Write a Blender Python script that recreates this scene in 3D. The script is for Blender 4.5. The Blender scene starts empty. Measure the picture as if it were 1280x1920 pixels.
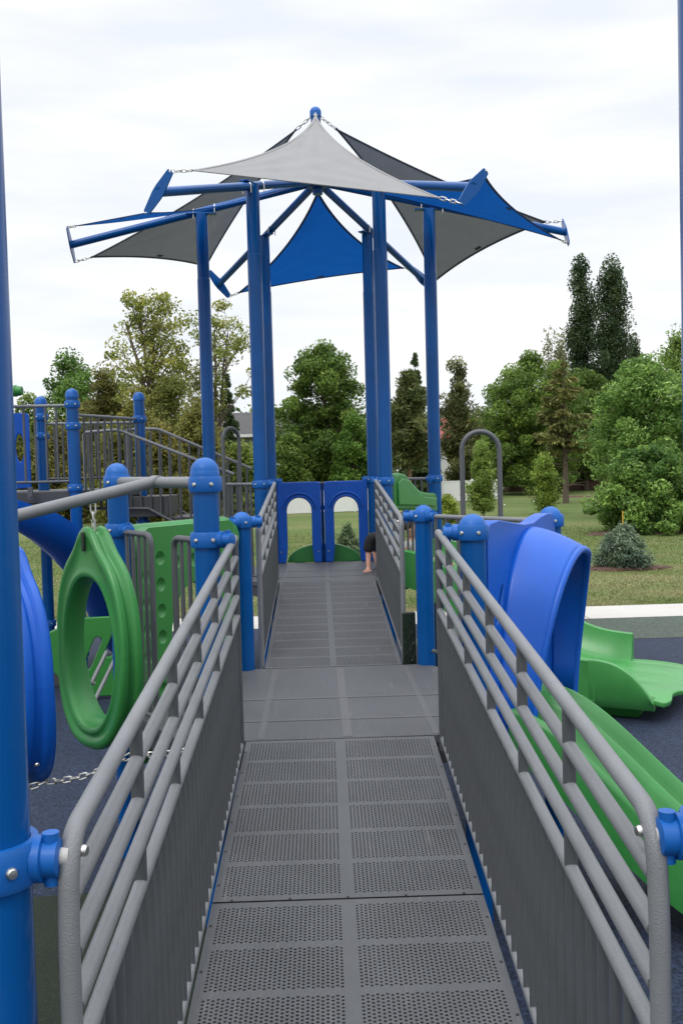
import bpy, bmesh, math, random
import numpy as np
from mathutils import Vector, Matrix
R_ = math.radians
SC = bpy.context.scene
COL = SC.collection

# ------------------------------------------------------------------ camera, sky, sun, exposure
FPX, VPX, ROLL, HC = 1860., (593., 885.), R_(1.5), 2.3      # focal length in photo pixels, vanishing point, roll, eye height
def _basis():
    u = np.array([VPX[0]-640, VPX[1]-960, FPX]); u /= np.linalg.norm(u)
    s, c = math.sin(ROLL), math.cos(ROLL)
    d = np.array([s, c, 0.]); d[2] = -(s*u[0]+c*u[1])/u[2]; d /= np.linalg.norm(d)
    return np.cross(d, u), u, d
BX, BY, BD = _basis()
def _ray(px, py):
    r = np.array([px-640, py-960, FPX]); return np.array([r@BX, r@BY, -(r@BD)])
def PY(px, py, y):
    r = _ray(px, py); return Vector(r*(y/r[1])) + Vector((0, 0, HC))
def PZ(px, py, z):
    r = _ray(px, py); return Vector(r*((z-HC)/r[2])) + Vector((0, 0, HC))

cam_d = bpy.data.cameras.new('camera'); cam = bpy.data.objects.new('camera', cam_d); COL.objects.link(cam)
cam_d.sensor_fit = 'HORIZONTAL'; cam_d.sensor_width = 36; cam_d.lens = 36*FPX/1280
cam_d.clip_start = 0.05; cam_d.clip_end = 3000
def _w(v): return Vector((BX@v, BY@v, -(BD@v)))
_cx, _cy, _cz = _w(np.array([1., 0, 0])), -_w(np.array([0, 1., 0])), -_w(np.array([0, 0, 1.]))
_m = Matrix((_cx, _cy, _cz)).transposed().to_4x4(); _m.translation = (0, 0, HC)
cam.matrix_world = _m
SC.camera = cam

SUN_EL, SUN_AZ = R_(50), R_(205)           # azimuth clockwise from +Y: behind the camera, a little to the left
world = bpy.data.worlds.new('World'); SC.world = world; world.use_nodes = True
nt = world.node_tree; nt.nodes.clear()
def wn(t, **k):
    n = nt.nodes.new(t)
    for a, v in k.items(): setattr(n, a, v)
    return n
out = wn('ShaderNodeOutputWorld'); bg = wn('ShaderNodeBackground'); bg.inputs[1].default_value = 0.1
sky = wn('ShaderNodeTexSky', sky_type='NISHITA', sun_disc=False, sun_elevation=SUN_EL, sun_rotation=SUN_AZ)
tc = wn('ShaderNodeTexCoord'); mp = wn('ShaderNodeMapping'); mp.inputs['Scale'].default_value = (1.6, 1.6, 9.0)
mp.inputs['Rotation'].default_value = (0.05, 0.06, 0.4)
nz = wn('ShaderNodeTexNoise'); nz.inputs['Scale'].default_value = 2.1; nz.inputs['Detail'].default_value = 7; nz.inputs['Roughness'].default_value = 0.55
rp = wn('ShaderNodeValToRGB'); rp.color_ramp.elements[0].position = 0.36; rp.color_ramp.elements[0].color = (9.2, 9.7, 10.5, 1)
rp.color_ramp.elements[1].position = 0.60; rp.color_ramp.elements[1].color = (10.9, 10.95, 11.0, 1)
mx = wn('ShaderNodeMix', data_type='RGBA'); mx.inputs[0].default_value = 0.93
nt.links.new(tc.outputs['Generated'], mp.inputs[0]); nt.links.new(mp.outputs[0], nz.inputs['Vector']); nt.links.new(nz.outputs[0], rp.inputs[0])
nt.links.new(sky.outputs[0], mx.inputs[6]); nt.links.new(rp.outputs[0], mx.inputs[7])
# an overcast sky is brighter overhead than at the horizon
sep = wn('ShaderNodeSeparateXYZ'); zr = wn('ShaderNodeMapRange'); zr.inputs[1].default_value = 0.46; zr.inputs[2].default_value = 1.0; zr.inputs[3].default_value = 1.0; zr.inputs[4].default_value = 3.0
sc_ = wn('ShaderNodeVectorMath', operation='SCALE')
nt.links.new(tc.outputs['Generated'], sep.inputs[0]); nt.links.new(sep.outputs[2], zr.inputs[0]); nt.links.new(zr.outputs[0], sc_.inputs[3]); nt.links.new(mx.outputs[2], sc_.inputs[0])
nt.links.new(sc_.outputs[0], bg.inputs[0]); nt.links.new(bg.outputs[0], out.inputs[0])

sun_d = bpy.data.lights.new('sun', 'SUN'); sun_d.energy = 0.9; sun_d.angle = R_(14); sun_d.color = (1, 0.97, 0.92)
sun = bpy.data.objects.new('sun', sun_d); COL.objects.link(sun)
_sd = Vector((math.sin(SUN_AZ)*math.cos(SUN_EL), math.cos(SUN_AZ)*math.cos(SUN_EL), math.sin(SUN_EL)))
sun.rotation_euler = _sd.to_track_quat('Z', 'Y').to_euler()
SC.view_settings.view_transform = 'Standard'; SC.view_settings.look = 'None'
SC.view_settings.exposure = 0.0; SC.view_settings.gamma = 1.0
SC.render.engine = 'CYCLES'
SC.cycles.use_denoising = True
SC.cycles.max_bounces = 8; SC.cycles.transparent_max_bounces = 8

# ------------------------------------------------------------------ materials
def mat(name, col, rough=0.5, var=0.12, vscale=6., bump=0., bscale=80., coat=0., metal=0., spec=0.5, dirt=0., transl=0., coords='Object', btype='noise', col2=None, scuff=0.):
    m = bpy.data.materials.new(name); m.use_nodes = True
    t = m.node_tree; b = t.nodes['Principled BSDF']
    N = lambda k: t.nodes.new(k)
    tc = N('ShaderNodeTexCoord')
    n1 = N('ShaderNodeTexNoise'); n1.inputs['Scale'].default_value = vscale; n1.inputs['Detail'].default_value = 6; n1.inputs['Roughness'].default_value = 0.6
    t.links.new(tc.outputs[coords], n1.inputs['Vector'])
    r = N('ShaderNodeValToRGB'); c2 = col2 or col
    r.color_ramp.elements[0].position = 0.3; r.color_ramp.elements[1].position = 0.72
    r.color_ramp.elements[0].color = tuple(c*(1-var) for c in col)+(1,)
    r.color_ramp.elements[1].color = tuple(min(1, c*(1+var)) for c in c2)+(1,)
    t.links.new(n1.outputs[0], r.inputs[0]); last = r.outputs[0]
    if dirt:
        n2 = N('ShaderNodeTexNoise'); n2.inputs['Scale'].default_value = vscale*5; n2.inputs['Detail'].default_value = 9; n2.inputs['Roughness'].default_value = 0.75
        t.links.new(tc.outputs[coords], n2.inputs['Vector'])
        r2 = N('ShaderNodeValToRGB'); r2.color_ramp.elements[0].position = 0.56; r2.color_ramp.elements[1].position = 0.78
        r2.color_ramp.elements[0].color = (0, 0, 0, 1); r2.color_ramp.elements[1].color = (dirt,)*3+(1,)
        x = N('ShaderNodeMix'); x.data_type = 'RGBA'; x.inputs[7].default_value = (0.24, 0.23, 0.21, 1)
        t.links.new(n2.outputs[0], r2.inputs[0]); t.links.new(r2.outputs[0], x.inputs[0]); t.links.new(last, x.inputs[6]); last = x.outputs[2]
    if scuff:
        for sc3, lo, hi, c3 in (((26, 2.2, 3), 0.60, 0.74, (0.30, 0.29, 0.28, 1)), ((3.0, 1.1, 1.5), 0.50, 0.80, (0.055, 0.050, 0.045, 1)), ((9, 30, 9), 0.68, 0.74, (0.26, 0.25, 0.24, 1))):
            mq = N('ShaderNodeMapping'); mq.inputs['Scale'].default_value = sc3; mq.inputs['Rotation'].default_value = (0, 0, 0.25)
            n4 = N('ShaderNodeTexNoise'); n4.inputs['Scale'].default_value = 1.0; n4.inputs['Detail'].default_value = 8; n4.inputs['Roughness'].default_value = 0.7
            t.links.new(tc.outputs[coords], mq.inputs[0]); t.links.new(mq.outputs[0], n4.inputs['Vector'])
            r4 = N('ShaderNodeMapRange'); r4.inputs[1].default_value = lo; r4.inputs[2].default_value = hi; r4.inputs[4].default_value = scuff
            x4 = N('ShaderNodeMix'); x4.data_type = 'RGBA'; x4.inputs[7].default_value = c3
            t.links.new(n4.outputs[0], r4.inputs[0]); t.links.new(r4.outputs[0], x4.inputs[0]); t.links.new(last, x4.inputs[6]); last = x4.outputs[2]
    t.links.new(last, b.inputs['Base Color'])
    b.inputs['Roughness'].default_value = rough; b.inputs['Metallic'].default_value = metal
    b.inputs['Specular IOR Level'].default_value = spec; b.inputs['Coat Weight'].default_value = coat; b.inputs['Coat Roughness'].default_value = 0.12
    rr = N('ShaderNodeMapRange'); rr.inputs[3].default_value = max(0.03, rough-0.09); rr.inputs[4].default_value = min(1, rough+0.12)
    t.links.new(n1.outputs[0], rr.inputs[0]); t.links.new(rr.outputs[0], b.inputs['Roughness'])
    if bump:
        if btype == 'noise':
            n3 = N('ShaderNodeTexNoise'); n3.inputs['Scale'].default_value = bscale; n3.inputs['Detail'].default_value = 3; o = n3.outputs[0]
        else:
            n3 = N('ShaderNodeTexVoronoi'); n3.inputs['Scale'].default_value = bscale; o = n3.outputs[0]
        t.links.new(tc.outputs[coords], n3.inputs['Vector'])
        bp = N('ShaderNodeBump'); bp.inputs['Strength'].default_value = bump; bp.inputs['Distance'].default_value = 0.003
        t.links.new(o, bp.inputs['Height']); t.links.new(bp.outputs[0], b.inputs['Normal'])
    if transl:
        tr = N('ShaderNodeBsdfTranslucent'); t.links.new(last, tr.inputs[0])
        ms = N('ShaderNodeMixShader'); ms.inputs[0].default_value = transl
        t.links.new(b.outputs[0], ms.inputs[1]); t.links.new(tr.outputs[0], ms.inputs[2])
        t.links.new(ms.outputs[0], t.nodes['Material Output'].inputs[0])
    return m

BLUE = mat('blue_paint', (0.001, 0.072, 0.270), 0.20, 0.16, 2.2, bump=0.05, bscale=160, spec=0.26, dirt=0.04)
BLUECAP = mat('blue_cap_paint', (0.005, 0.100, 0.38), 0.40, 0.12, 8., bump=0.12, bscale=220, spec=0.35, dirt=0.05)
BLUEPL = mat('blue_plastic', (0.004, 0.090, 0.47), 0.32, 0.11, 2.5, bump=0.06, bscale=300, spec=0.38, dirt=0.05)
BLUEDK = mat('blue_panel_plastic', (0.005, 0.078, 0.42), 0.32, 0.10, 3., bump=0.05, bscale=300, spec=0.3, dirt=0.02)
GREEN = mat('green_plastic', (0.032, 0.210, 0.045), 0.34, 0.12, 2.5, bump=0.06, bscale=300, dirt=0.09)
GREENDK = mat('green_panel_plastic', (0.030, 0.200, 0.035), 0.38, 0.08, 2.5, bump=0.05, bscale=300, dirt=0.03)
GREENXD = mat('shaded_green_plastic', (0.003, 0.013, 0.005), 0.5, 0.1, 3., dirt=0.03)  # near-black green: shade of slot and relief panel put into the colour
GREENLT = mat('skylit_green_plastic', (0.055, 0.270, 0.065), 0.33, 0.12, 2.5, bump=0.06, bscale=300, dirt=0.10)  # lighter copy of the green: skylight on the slide put into the colour
GREY = mat('grey_vinyl_pipe', (0.172, 0.178, 0.188), 0.40, 0.10, 5., bump=0.3, bscale=330, btype='voronoi', dirt=0.10)
GREYDK = mat('shaded_grey_vinyl', (0.078, 0.083, 0.090), 0.42, 0.14, 5., bump=0.12, bscale=380, btype='voronoi', dirt=0.08)  # darker copy of the pipe vinyl: railing shade put into the colour
DECK = mat('grey_vinyl_deck', (0.078, 0.081, 0.088), 0.5, 0.20, 2.5, bump=0.3, bscale=260, btype='voronoi', dirt=0.16, scuff=0.35)
DECKDK = mat('dark_deck_edge', (0.050, 0.051, 0.054), 0.5, 0.10, 4., bump=0.2, bscale=200)
STUB = mat('bare_alloy_stub', (0.42, 0.41, 0.39), 0.5, 0.1, 20.)
STEEL = mat('galvanised_steel', (0.62, 0.61, 0.58), 0.32, 0.15, 20., metal=1.0)
FABG = mat('grey_shade_cloth', (0.300, 0.297, 0.300), 0.85, 0.05, 4., bump=0.3, bscale=600, transl=0.10, spec=0.1)
FABB = mat('blue_shade_cloth', (0.006, 0.120, 0.50), 0.8, 0.06, 4., bump=0.3, bscale=600, transl=0.24, spec=0.15)
HEMG = mat('shaded_grey_webbing', (0.075, 0.078, 0.085), 0.8, 0.1, 20., bump=0.3, bscale=500)  # dark hem: shade under the grey sails painted into the edge colour
HEMB = mat('shaded_blue_webbing', (0.006, 0.030, 0.13), 0.8, 0.1, 20., bump=0.3, bscale=500)  # dark hem: underside shade painted into the blue edge colour
BLACK = mat('black_rubber', (0.012, 0.012, 0.013), 0.6, 0.2, 20.)
TAGM = mat('black_label_patch', (0.02, 0.02, 0.022), 0.6, 0.1, 20.)
BARK = mat('grey_brown_bark', (0.115, 0.088, 0.065), 0.9, 0.35, 8., bump=0.8, bscale=30)
BARKO = mat('orange_pine_bark', (0.200, 0.120, 0.070), 0.9, 0.35, 6., bump=0.8, bscale=30)
CONC = mat('pale_concrete', (0.47, 0.45, 0.42), 0.9, 0.06, 1.2, bump=0.2, bscale=60, dirt=0.06)
VINYL = mat('white_vinyl', (0.72, 0.72, 0.70), 0.5, 0.04, 3.)
SIDING = mat('beige_siding', (0.30, 0.29, 0.24), 0.8, 0.06, 1.)
WSIDING = mat('white_siding', (0.62, 0.62, 0.60), 0.8, 0.06, 1.)
SHINGLE = mat('grey_shingles', (0.075, 0.072, 0.074), 0.9, 0.25, 3., bump=0.5, bscale=20)
REDTILE = mat('red_roof_tiles', (0.30, 0.075, 0.065), 0.85, 0.25, 3., bump=0.5, bscale=20)
BROWNW = mat('brown_wall', (0.10, 0.055, 0.040), 0.85, 0.25, 3.)
GLASS = mat('dark_window_glass', (0.03, 0.035, 0.04), 0.1, 0.1, 3.)
MULCH = mat('brown_mulch', (0.085, 0.045, 0.030), 0.95, 0.45, 9., bump=1.0, bscale=40)
SKIN = mat('skin', (0.62, 0.33, 0.24), 0.55, 0.05, 20.)
TSHIRT = mat('black_cotton', (0.010, 0.010, 0.011), 0.85, 0.1, 20.)
DENIM = mat('navy_cotton', (0.02, 0.03, 0.07), 0.85, 0.1, 20.)
WHITEC = mat('white_cotton', (0.6, 0.6, 0.58), 0.85, 0.05, 20.)
HAIR = mat('brown_hair', (0.05, 0.03, 0.018), 0.6, 0.2, 40.)
YELLOW = mat('yellow_paint', (0.50, 0.30, 0.02), 0.6, 0.1, 9.)

def ground_mat(name, stops, scale, detail_scale, speck=None, bump=0.4, rough=0.95, stretch=(1, 1, 1)):
    m = bpy.data.materials.new(name); m.use_nodes = True
    t = m.node_tree; b = t.nodes['Principled BSDF']; N = lambda k: t.nodes.new(k)
    tc = N('ShaderNodeTexCoord'); mp = N('ShaderNodeMapping'); mp.inputs['Scale'].default_value = stretch
    t.links.new(tc.outputs['Object'], mp.inputs[0])
    n1 = N('ShaderNodeTexNoise'); n1.inputs['Scale'].default_value = scale; n1.inputs['Detail'].default_value = 8; n1.inputs['Roughness'].default_value = 0.65
    n2 = N('ShaderNodeTexNoise'); n2.inputs['Scale'].default_value = detail_scale; n2.inputs['Detail'].default_value = 4
    t.links.new(mp.outputs[0], n1.inputs['Vector']); t.links.new(tc.outputs['Object'], n2.inputs['Vector'])
    r = N('ShaderNodeValToRGB'); e = r.color_ramp.elements
    while len(e) < len(stops): e.new(0.5)
    for k, (p, c) in enumerate(stops): e[k].position = p; e[k].color = tuple(c)+(1,)
    t.links.new(n1.outputs[0], r.inputs[0])
    x = N('ShaderNodeMix'); x.data_type = 'RGBA'; x.blend_type = 'MULTIPLY'; x.inputs[0].default_value = 1
    r2 = N('ShaderNodeValToRGB'); r2.color_ramp.elements[0].position = 0.3; r2.color_ramp.elements[1].position = 0.7
    lo, hi = speck or (0.65, 1.3)
    r2.color_ramp.elements[0].color = (lo,)*3+(1,); r2.color_ramp.elements[1].color = (hi,)*3+(1,)
    t.links.new(n2.outputs[0], r2.inputs[0]); t.links.new(r.outputs[0], x.inputs[6]); t.links.new(r2.outputs[0], x.inputs[7])
    t.links.new(x.outputs[2], b.inputs['Base Color']); b.inputs['Roughness'].default_value = rough; b.inputs['Specular IOR Level'].default_value = 0.25
    bp = N('ShaderNodeBump'); bp.inputs['Strength'].default_value = bump; bp.inputs['Distance'].default_value = 0.01
    t.links.new(n2.outputs[0], bp.inputs['Height']); t.links.new(bp.outputs[0], b.inputs['Normal'])
    return m
LAWN = ground_mat('lawn_grass', [(0.30, (0.062, 0.108, 0.020)), (0.47, (0.095, 0.135, 0.034)), (0.60, (0.135, 0.148, 0.052)), (0.74, (0.24, 0.20, 0.115))], 0.20, 14., (0.6, 1.35), 0.8, stretch=(0.6, 1.5, 1))
RUBB = ground_mat('blue_rubber', [(0.3, (0.011, 0.017, 0.034)), (0.7, (0.018, 0.026, 0.049))], 0.5, 55., (0.35, 2.2), 0.6, 0.8)
RUBG = ground_mat('green_rubber', [(0.3, (0.045, 0.052, 0.042)), (0.7, (0.052, 0.070, 0.058))], 0.5, 55., (0.35, 2.2), 0.6, 0.8)
RUBD = ground_mat('dark_rubber', [(0.3, (0.010, 0.016, 0.010)), (0.7, (0.018, 0.025, 0.016))], 0.5, 120., (0.5, 1.7), 0.5, 0.8)

def leaf_mat(name, transl=0.35, rough=0.55):
    m = bpy.data.materials.new(name); m.use_nodes = True
    t = m.node_tree; b = t.nodes['Principled BSDF']
    a = t.nodes.new('ShaderNodeAttribute'); a.attribute_name = 'tint'
    t.links.new(a.outputs['Color'], b.inputs['Base Color']); b.inputs['Roughness'].default_value = rough; b.inputs['Specular IOR Level'].default_value = 0.3
    tr = t.nodes.new('ShaderNodeBsdfTranslucent'); t.links.new(a.outputs['Color'], tr.inputs[0])
    ms = t.nodes.new('ShaderNodeMixShader'); ms.inputs[0].default_value = transl
    t.links.new(b.outputs[0], ms.inputs[1]); t.links.new(tr.outputs[0], ms.inputs[2]); t.links.new(ms.outputs[0], t.nodes['Material Output'].inputs[0])
    return m
LEAF = leaf_mat('leaves', 0.45); NEEDLE = leaf_mat('needles', 0.25, 0.7); GRASSM = leaf_mat('grass_blades', 0.3, 0.7)

# ------------------------------------------------------------------ helpers
def tag(o, label=None, cat=None, group=None, kind=None):
    if label: o['label'] = label
    if cat: o['category'] = cat
    if group: o['group'] = group
    if kind: o['kind'] = kind
    return o
def thing(name, label, cat, group=None, loc=(0, 0, 0)):
    o = bpy.data.objects.new(name, None); o.empty_display_size = 0.1; COL.objects.link(o); o.location = loc
    return tag(o, label, cat, group)
class M:
    def __init__(s): s.v = []; s.f = []
    def add(s, v, f):
        k = len(s.v); s.v += [tuple(p) for p in v]; s.f += [tuple(i+k for i in q) for q in f]; return s
    def box(s, c, size, rz=0., ax=None):
        hx, hy, hz = [d/2 for d in size]
        pts = [Vector((x, y, z)) for x in (-hx, hx) for y in (-hy, hy) for z in (-hz, hz)]
        if ax is None: ax = Matrix.Rotation(rz, 3, 'Z')
        c = Vector(c)
        return s.add([c + ax@p for p in pts], [(0, 1, 3, 2), (4, 6, 7, 5), (0, 4, 5, 1), (2, 3, 7, 6), (0, 2, 6, 4), (1, 5, 7, 3)])
    def loft(s, rings, caps=True, closed=True):
        n = len(rings[0]); v = [p for r in rings for p in r]; f = []
        for i in range(len(rings)-1):
            for j in range(n if closed else n-1):
                a, b = i*n+j, i*n+(j+1) % n; f.append((a, b, b+n, a+n))
        if caps and closed: f += [tuple(range(n-1, -1, -1)), tuple((len(rings)-1)*n+j for j in range(n))]
        return s.add(v, f)
    def tube(s, path, r, n=14, caps=True, closed=False):
        P = [Vector(p) for p in path]; rr = r if hasattr(r, '__len__') else [r]*len(P)
        T = []
        for i in range(len(P)):
            if closed: a, b = P[i-1], P[(i+1) % len(P)]
            else: a, b = P[max(0, i-1)], P[min(len(P)-1, i+1)]
            T.append((b-a).normalized())
        u = T[0].orthogonal().normalized(); rings = []
        for i in range(len(P)):
            u = (u - T[i]*u.dot(T[i])); u = u.normalized() if u.length > 1e-6 else T[i].orthogonal().normalized()
            w = T[i].cross(u)
            k = 1.0
            if 0 < i < len(P)-1 or closed:
                d = (P[(i+1) % len(P)]-P[i]).normalized(); k = 1.0/max(0.6, abs(d.dot(T[i])))
            rings.append([P[i]+(u*math.cos(2*math.pi*j/n)+w*math.sin(2*math.pi*j/n))*rr[i]*k for j in range(n)])
        if closed: rings.append(rings[0]); return s.loft(rings, False)
        return s.loft(rings, caps)
    def lathe(s, prof, c=(0, 0, 0), axis=(0, 0, 1), n=24, caps=True):
        ax = Vector(axis).normalized(); u = ax.orthogonal().normalized(); w = ax.cross(u); c = Vector(c)
        return s.loft([[c+ax*h+(u*math.cos(2*math.pi*j/n)+w*math.sin(2*math.pi*j/n))*max(r, 1e-4) for j in range(n)] for r, h in prof], caps)
    def grid(s, G):
        nu, nv = len(G), len(G[0])
        return s.add([p for r in G for p in r], [(i*nv+j, i*nv+j+1, (i+1)*nv+j+1, (i+1)*nv+j) for i in range(nu-1) for j in range(nv-1)])
def obj(name, m, material, parent=None, smooth=40., bevel=0., solid=0., subsurf=0, label=None):
    me = bpy.data.meshes.new(name); me.from_pydata(m.v, [], m.f); me.validate()
    bm = bmesh.new(); bm.from_mesh(me); bmesh.ops.recalc_face_normals(bm, faces=bm.faces); bm.to_mesh(me); bm.free()
    if smooth:
        me.polygons.foreach_set('use_smooth', [True]*len(me.polygons)); me.set_sharp_from_angle(angle=R_(smooth))
    me.materials.append(material)
    o = bpy.data.objects.new(name, me); COL.objects.link(o); o.parent = parent
    if solid:
        q = o.modifiers.new('solid', 'SOLIDIFY'); q.thickness = solid; q.offset = 0
    if bevel:
        q = o.modifiers.new('bevel', 'BEVEL'); q.width = bevel; q.segments = 3; q.limit_method = 'ANGLE'; q.angle_limit = R_(38)
    if subsurf:
        q = o.modifiers.new('sub', 'SUBSURF'); q.levels = subsurf; q.render_levels = subsurf
    if label: o['label'] = label
    return o
def dup(o, parent, loc=None, rot=None, scale=None):
    c = o.copy(); COL.objects.link(c); c.parent = parent
    if loc is not None: c.location = loc
    if rot is not None: c.rotation_euler = rot
    if scale is not None: c.scale = scale
    return c
def arc(c, r, a0, a1, n, ax=Vector((1, 0, 0)), ay=Vector((0, 0, 1))):
    return [Vector(c)+ax*(r*math.cos(a0+(a1-a0)*i/n))+ay*(r*math.sin(a0+(a1-a0)*i/n)) for i in range(n+1)]
def fillet(P, r, n=6):
    P = [Vector(p) for p in P]; out = [P[0]]
    for i in range(1, len(P)-1):
        a = (P[i-1]-P[i]); b = (P[i+1]-P[i]); d = min(r, a.length*0.49, b.length*0.49)
        p0, p1 = P[i]+a.normalized()*d, P[i]+b.normalized()*d
        for k in range(n+1):
            t = k/n; out.append(p0*(1-t)**2+P[i]*2*t*(1-t)+p1*t*t)
    return out+[P[-1]]
class Frame:
    """local frame on a side: o origin, t along, n outward, z up"""
    def __init__(s, o, n): s.o = Vector(o); s.n = Vector(n).normalized(); s.t = Vector((-s.n.y, s.n.x, 0)); s.z = Vector((0, 0, 1))
    def __call__(s, t, z, n=0.): return s.o+s.t*t+s.z*z+s.n*n
def plate(outline, holes, fr, d0, d1, dimples=()):
    """a slab with through holes and bowl-shaped dimples in its outer (d1) face"""
    m = M(); bm = bmesh.new()
    def loop(pts, d):
        vs = [bm.verts.new(fr(p[0], p[1], d)) for p in pts]
        return [bm.edges.new((vs[i], vs[(i+1) % len(vs)])) for i in range(len(vs))], vs
    for d in (d0, d1):
        E, _ = loop(outline, d)
        for h in holes: E += loop(h, d)[0]
        if d == d1:
            for (x, z, r) in dimples:
                E += loop([(x+r*math.cos(2*math.pi*k/14), z+r*math.sin(2*math.pi*k/14)) for k in range(14)], d)[0]
        bmesh.ops.triangle_fill(bm, use_beauty=True, use_dissolve=False, edges=E)
    bm.verts.ensure_lookup_table(); bm.verts.index_update()
    m.add([v.co[:] for v in bm.verts], [[v.index for v in f.verts] for f in bm.faces]); bm.free()
    for L in [outline]+list(holes):
        m.loft([[fr(p[0], p[1], d0) for p in L], [fr(p[0], p[1], d1) for p in L]], False)
    sg = 1 if d1 > d0 else -1
    for (x, z, r) in dimples:
        m.loft([[fr(x+r*q*math.cos(2*math.pi*k/14), z+r*q*math.sin(2*math.pi*k/14), d1-sg*r*0.55*(1-q*q)) for k in range(14)] for q in (1, .85, .6, .3)], False)
        m.add([fr(x+r*.3*math.cos(2*math.pi*k/14), z+r*.3*math.sin(2*math.pi*k/14), d1-sg*r*0.55*(1-.09)) for k in range(14)], [tuple(range(14))])
    return m
def weld(o, d=1e-4):
    bm = bmesh.new(); bm.from_mesh(o.data); bmesh.ops.remove_doubles(bm, verts=bm.verts, dist=d); bmesh.ops.recalc_face_normals(bm, faces=bm.faces); bm.to_mesh(o.data); bm.free(); o.data.set_sharp_from_angle(angle=R_(40)); return o
def ellipse(cx, cz, a, b, n=28, a0=0, a1=2*math.pi):
    return [(cx+a*math.cos(a0+(a1-a0)*k/n), cz+b*math.sin(a0+(a1-a0)*k/n)) for k in range(n)]

_bolt = M().lathe([(0.0, 0.0), (0.011, 0.0), (0.011, 0.004), (0.008, 0.009), (0.0, 0.010)], n=10)
BOLT = None
def bolt(parent, p, d):
    global BOLT
    q = Vector(d).to_track_quat('Z', 'Y').to_euler()
    if BOLT is None:
        BOLT = obj('bolt', _bolt, STEEL, parent); o = BOLT; o.location = p; o.rotation_euler = q
    else: o = dup(BOLT, parent, p, q)
    return o
CAM2 = Vector((0, 0, 0))
def collar(parent, x, y, z, pr=0.0635, brackets=(), h=0.075, material=None):
    """a two-piece clamp ring; brackets = [(direction xy, length)] short sockets that take a rail"""
    m = M().lathe([(pr+0.001, -h/2), (pr+0.013, -h/2), (pr+0.018, -h/2+0.012), (pr+0.018, h/2-0.012), (pr+0.013, h/2), (pr+0.001, h/2)], (x, y, z), n=28, caps=False)
    for d, L in brackets:
        d = Vector((d[0], d[1], 0)).normalized(); a = Vector((x, y, z))+d*(pr+0.008)
        m.lathe([(0.041, 0.0), (0.041, L*0.35), (0.033, L*0.4), (0.033, L*0.95), (0.024, L)], a, d, 18)
        m.lathe([(0.015, -0.046), (0.015, 0.046)], a+d*L*0.65, (0, 0, 1), 12)
    o = obj('collar', m, material or BLUECAP, parent, 35)
    f = (CAM2-Vector((x, y, 0))).normalized()
    for da in (-0.7, 0.35):
        d = Matrix.Rotation(da, 3, 'Z')@f
        bolt(o, Vector((x, y, z))+d*(pr+0.0165), d)
    return o
def post(x, y, ztop, label, collars=(), group=None, pr=0.0635, cap=True, capr=0.070, zb=0.0):
    t = thing('support_post', label, 'post', group, (x, y, zb)); inv = Vector((x, y, zb))
    ch = []
    zt = ztop-capr if cap else ztop
    o = obj('tube', M().lathe([(pr, 0), (pr, zt-zb)], (0, 0, 0), n=28), BLUE, t)
    if cap:
        pf = [(capr, -0.03)]+[(capr*math.cos(a), capr*math.sin(a)) for a in [k*math.pi/20 for k in range(11)]]
        obj('cap', M().lathe([(capr*1.0, -0.03), (capr*1.03, -0.004)]+pf[1:], (0, 0, zt-zb), n=28), BLUECAP, t)
    for z, br in collars:
        c = collar(None, x, y, z, pr, br); c.parent = t; c.matrix_parent_inverse = Matrix.Translation(-inv)
    return t
def tpart(o, t):
    """parent o (built in world coordinates) to thing t placed elsewhere"""
    o.parent = t; o.matrix_parent_inverse = Matrix.Translation(-Vector(t.location)); return o
def chain(path, label, group=None, pitch=0.042, rod=0.0045, w=0.0125, name='chain'):
    P = [Vector(p) for p in path]
    seg = [(P[i+1]-P[i]).length for i in range(len(P)-1)]; L = sum(seg); n = max(2, round(L/pitch)); m = M()
    def at(s):
        for i, l in enumerate(seg):
            if s <= l or i == len(seg)-1: return P[i]+(P[i+1]-P[i])*(s/l), (P[i+1]-P[i]).normalized()
            s -= l
    for k in range(n):
        c, d = at((k+0.5)*L/n); u = d.orthogonal().normalized(); v = d.cross(u)
        a = Matrix.Rotation(math.pi/4+(math.pi/2)*(k % 2), 3, d)@u
        hl = L/n*0.5+rod*1.2-w
        pts = [c+d*hl+(a*math.cos(q)*w+d*math.sin(q)*w) for q in [math.pi*j/6 for j in range(7)]]
        pts += [c-d*hl+(-a*math.cos(q)*w-d*math.sin(q)*w) for q in [math.pi*j/6 for j in range(7)]]
        m.tube(pts, rod, 7, closed=True)
    o = obj(name, m, STEEL); return tag(o, label, 'chain', group)
def sag(a, b, d, n=10):
    a, b = Vector(a), Vector(b); return [a.lerp(b, i/n)-Vector((0, 0, d*4*(i/n)*(1-i/n))) for i in range(n+1)]

# ------------------------------------------------------------------ ground
def sheet(name, pts, z, material, kind='structure'):
    m = M().add([(p[0], p[1], z) for p in pts], [tuple(range(len(pts)))])
    return tag(obj(name, m, material, smooth=0), kind=kind)
gm = M(); ys = [-40, 0, 14, 17, 22, 28, 36, 46, 58, 75, 100, 160, 400, 1200]; xs = [-1200, -200, -60, -30, -15, 0, 15, 30, 60, 200, 1200]
gm.grid([[Vector((x, y, 0.0 if y < 40 else min(0.9, (y-40)*0.006*(1+0.2*math.sin(x*0.11))))) for x in xs] for y in ys])
tag(obj('ground', gm, LAWN, smooth=60), kind='structure')
def swy(x): return 14.58+0.0008*x*x
wk = M(); X = [-40+2*i for i in range(41)]
for x0 in X[:-1]:
    wk.loft([[Vector((x, swy(x), -0.05)), Vector((x, swy(x), 0.014)), Vector((x, swy(x)+1.26, 0.014)), Vector((x, swy(x)+1.26, -0.05))] for x in (x0+0.009, x0+1.991)])
tag(obj('sidewalk', wk, CONC, smooth=20), kind='structure')
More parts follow.
